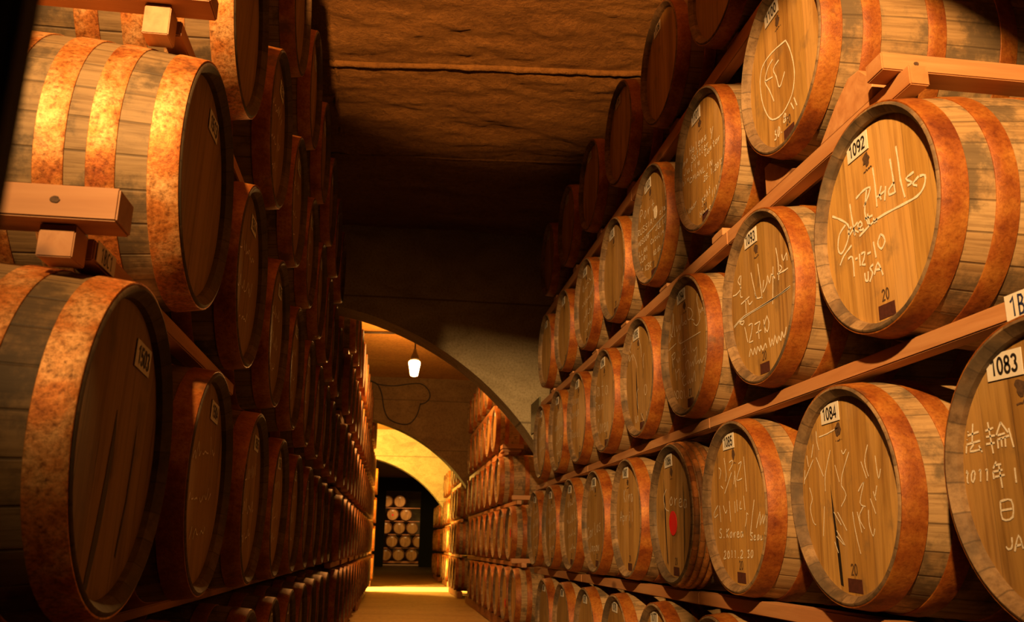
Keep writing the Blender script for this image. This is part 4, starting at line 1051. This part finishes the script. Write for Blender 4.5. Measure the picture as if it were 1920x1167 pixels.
def far_rails(side, xface, spans, stack, group, seed):
    zs = [('0', ZR['0'], ZR['A']), ('A', ZR['A'], ZR['B']), ('B', ZR['B'], ZR['C']), ('C', ZR['C'], ZR['D'])]
    for key, lo, hi in zs:
        if key in spans:
            y0, y1 = spans[key]
            n = max(1, int((y1 - y0) / (2.8 if side == 'R' else 1.4)))
            cuts = [y0 + (y1 - y0) * i / n for i in range(n + 1)]
            rails_between(side, xface, lo, hi, y0, y1, key, stack, group, cuts, seed, None, False)
far_rails('R', lambda y: 1.33, {'0': (9.2, 15.4), 'A': (9.6, 15.4), 'B': (10.7, 15.4), 'C': (11.9, 15.4)}, 'second right stack', 'rails of the second right stack', 61)
far_rails('R', lambda y: 1.30, {'0': (16.7, 19.1), 'A': (16.7, 19.1), 'B': (16.8, 19.1)}, 'right stack before the passage', 'rails before the passage', 71)
far_rails('R', lambda y: 1.42, {'0': (21.15, 23.1), 'A': (21.15, 23.1), 'B': (21.15, 23.1)}, 'right stack past the passage', 'rails past the passage', 76)
far_rails('L', xleft, {'0': (8.0, 19.1), 'A': (8.0, 19.1), 'B': (8.0, 19.1)}, 'long left stack', 'rails of the long left stack', 81)
far_rails('L', xleft, {'C': (8.6, 15.6)}, 'long left stack', 'rails of the long left stack', 91)
far_rails('L', lambda y: -0.26, {'0': (21.15, 22.6), 'A': (21.15, 22.6), 'B': (21.15, 22.6)}, 'left stack past the passage', 'rails past the passage on the left', 95)
# floor skids under every stack
SK = [(xr, 'R', 1.3, 7.3, 'near right stack'), (lambda y: 1.33, 'R', 9.1, 15.4, 'second right stack'), (lambda y: 1.30, 'R', 16.7, 19.1, 'right stack before the passage'), (lambda y: 1.42, 'R', 21.1, 23.2, 'right stack past the passage'),
      (lambda y: 1.38, 'R', 24.2, 26.9, 'right stack past the yellow arch'), (xl_, 'L', 1.4, 7.8, 'near left stack'), (xleft, 'L', 8.0, 13.5, 'long left stack, near half'), (xleft, 'L', 13.5, 19.1, 'long left stack, far half'), (lambda y: -0.26, 'L', 21.1, 22.7, 'left stack past the passage')]
for f, s, a, c, nm in SK:
    sg = 1 if s == 'R' else -1
    for q, w in ((0.092, 'front'), (0.808, 'back')):
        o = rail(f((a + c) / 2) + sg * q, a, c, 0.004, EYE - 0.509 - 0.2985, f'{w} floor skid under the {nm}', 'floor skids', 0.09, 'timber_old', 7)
        o.name = 'floor_skid'
# cross beams on the near ends of the second right stack
beam(1.35, 1.85, 9.62, 9.70, EYE + 0.4985, EYE + 0.545, 'cross beam at the near end of the second right stack, upper one', 'cross beams', 'timber', 51)
beam(1.30, 1.80, 9.28, 9.36, EYE - 0.163, EYE - 0.118, 'cross beam at the near end of the second right stack, lower one', 'cross beams', 'timber', 52)
beam(1.37, 1.60, 10.66, 10.95, EYE + 1.13, EYE + 1.165, 'loose pine block on top of the second right stack', 'loose blocks', 'timber', 53)
beam(1.36, 1.62, 10.60, 10.86, EYE + 1.166, EYE + 1.215, 'wide pale board lying on the loose block', 'loose blocks', 'timber', 54)
# supports of the end stack
for rI in range(5):
    z1 = EYE - 0.47 + 0.652 * rI - 0.302
    o = tag(bevel_box('support_rail', (1.75, 0.044, 0.040 if rI else 0.10), M['timber'], None, (0.78, 45.592, z1 - (0.022 if rI else 0.05)), (0, 0, 0), 0.003), f'pale rail under the {["bottom", "second", "third", "fourth", "top"][rI]} row of the end stack', 'timber', 'rails of the end stack')

# ---------------------------------------------------------------- paper labels on the rails
def rail_card(x, y, z, txt, facing, label, w, h):
    root = empty('rail_card', (x, y, z), (0, 0, 0 if facing == 'R' else math.pi))
    sh = flat_poly('card', [(-w / 2, -h / 2), (w / 2, -h / 2), (w / 2, h / 2), (-w / 2, h / 2)], 0.0, M['plate'], root)
    inst('lettering', text_mesh(txt, h * 0.80, M['blue_ink'], 0.11), root, (-0.0018, 0, 0))
    return tag(root, label, 'label')
rail_card(XR + 0.0655, 1.470, EYE + 0.474, '1BC1', 'R', 'white card lettered 1BC on the rail at the right edge', 0.115, 0.052)
rail_card(XL - 0.0675, 1.545, EYE + 0.4795, '1BC1', 'L', 'card lettered 1BC on the rail beneath the left cross beam', 0.10, 0.036)

# ---------------------------------------------------------------- lamp, cables, board, post
def pendant():
    root = empty('pendant_lamp', (0.262, 11.5, CEIL))
    tag(root, 'lit pendant lamp with a glowing tapered glass hanging in the second bay', 'lamp')
    zt = -CEIL + EYE
    v, f = lathe([(0.0, 0.0), (0.0, 0.05), (-0.02, 0.045), (-0.03, 0.0)], 20, False)
    link_mesh('ceiling_rose', v, f, M['iron'], root, True, rot=(0, -math.pi / 2, 0))
    v, f = tube([(0, 0, -0.01), (0.003, 0, -0.2), (0, 0, zt + 2.53)], 0.010, 10)
    link_mesh('stem', v, f, M['iron'], root, True)
    prof = [(2.55, 0.0), (2.55, 0.018), (2.50, 0.030), (2.46, 0.048), (2.43, 0.058), (2.405, 0.062), (2.385, 0.060), (2.385, 0.0)]
    v, f = lathe([(x + zt, r) for x, r in prof], 28, False)
    link_mesh('socket_cap', v, f, M['iron'], root, True, rot=(0, -math.pi / 2, 0))
    prof = [(2.384, 0.0), (2.384, 0.060), (2.376, 0.073), (2.36, 0.078), (2.28, 0.064), (2.20, 0.049), (2.188, 0.044), (2.182, 0.034), (2.180, 0.0)]
    v, f = lathe([(x + zt, r) for x, r in prof], 28, False)
    link_mesh('bulb_glass', v, f, M['glow'], root, True, rot=(0, -math.pi / 2, 0))
pendant()

def cable(name, pts, rad_, label, mat='rubber', cat='cable', sm=True):
    v, f = tube(smooth_path(pts) if sm else pts, rad_, 8)
    return tag(link_mesh(name, v, f, M[mat], smooth=True), label, cat)
yw = 15.845
cable('electrical_cable', [(x, yw, EYE + z) for x, z in [(-0.72, 2.90), (-0.469, 2.90), (-0.253, 2.825), (0.018, 2.812), (0.307, 2.86), (0.502, 2.865), (0.634, 2.76), (0.668, 2.63), (0.60, 2.53), (0.50, 2.49)]], 0.010, 'dark cable looping along the top of the second cross wall')
cable('electrical_cable', [(x, yw - 0.022, EYE + z) for x, z in [(-0.46, 2.895), (-0.292, 2.82), (-0.205, 2.646), (-0.154, 2.40), (-0.067, 2.215), (0.10, 2.13), (0.292, 2.118), (0.413, 2.228), (0.474, 2.377), (0.498, 2.505)]], 0.009, 'dark cable sagging in a loop below the first one')
def conduit():
    root = empty('ceiling_conduit', (0, 12.25, CEIL))
    tag(root, 'dark conduit pipe across the orange ceiling ending in a round box', 'pipe')
    v, f = tube([(-3.9, 0.30, -0.028), (-0.5, 0.06, -0.028), (0.10, 0, -0.028)], 0.014, 8)
    link_mesh('pipe', v, f, M['iron'], root, True)
    v, f = lathe([(0.0, 0.0), (0.0, 0.055), (-0.05, 0.052), (-0.06, 0.04), (-0.06, 0.0)], 20, False)
    link_mesh('junction_box', v, f, M['iron'], root, True, loc=(0.12, 0, 0), rot=(0, -math.pi / 2, 0))
conduit()
bd = bevel_box('hanging_board', (0.42, 0.016, 0.262), M['shade'], None, (XR + 0.056, 7.205, EYE + 1.065), (0, 0, math.pi / 2), 0.002)
tag(bd, 'grey-green board fixed to the far end of the near right stack', 'board')
pst = bevel_box('wooden_post', (CEIL, 0.02, 0.06), M['black'], None, (-0.168, 0.30, CEIL / 2), (0, math.pi / 2, 0), 0.004)
tag(pst, 'black upright post close to the camera at the left edge', 'post')
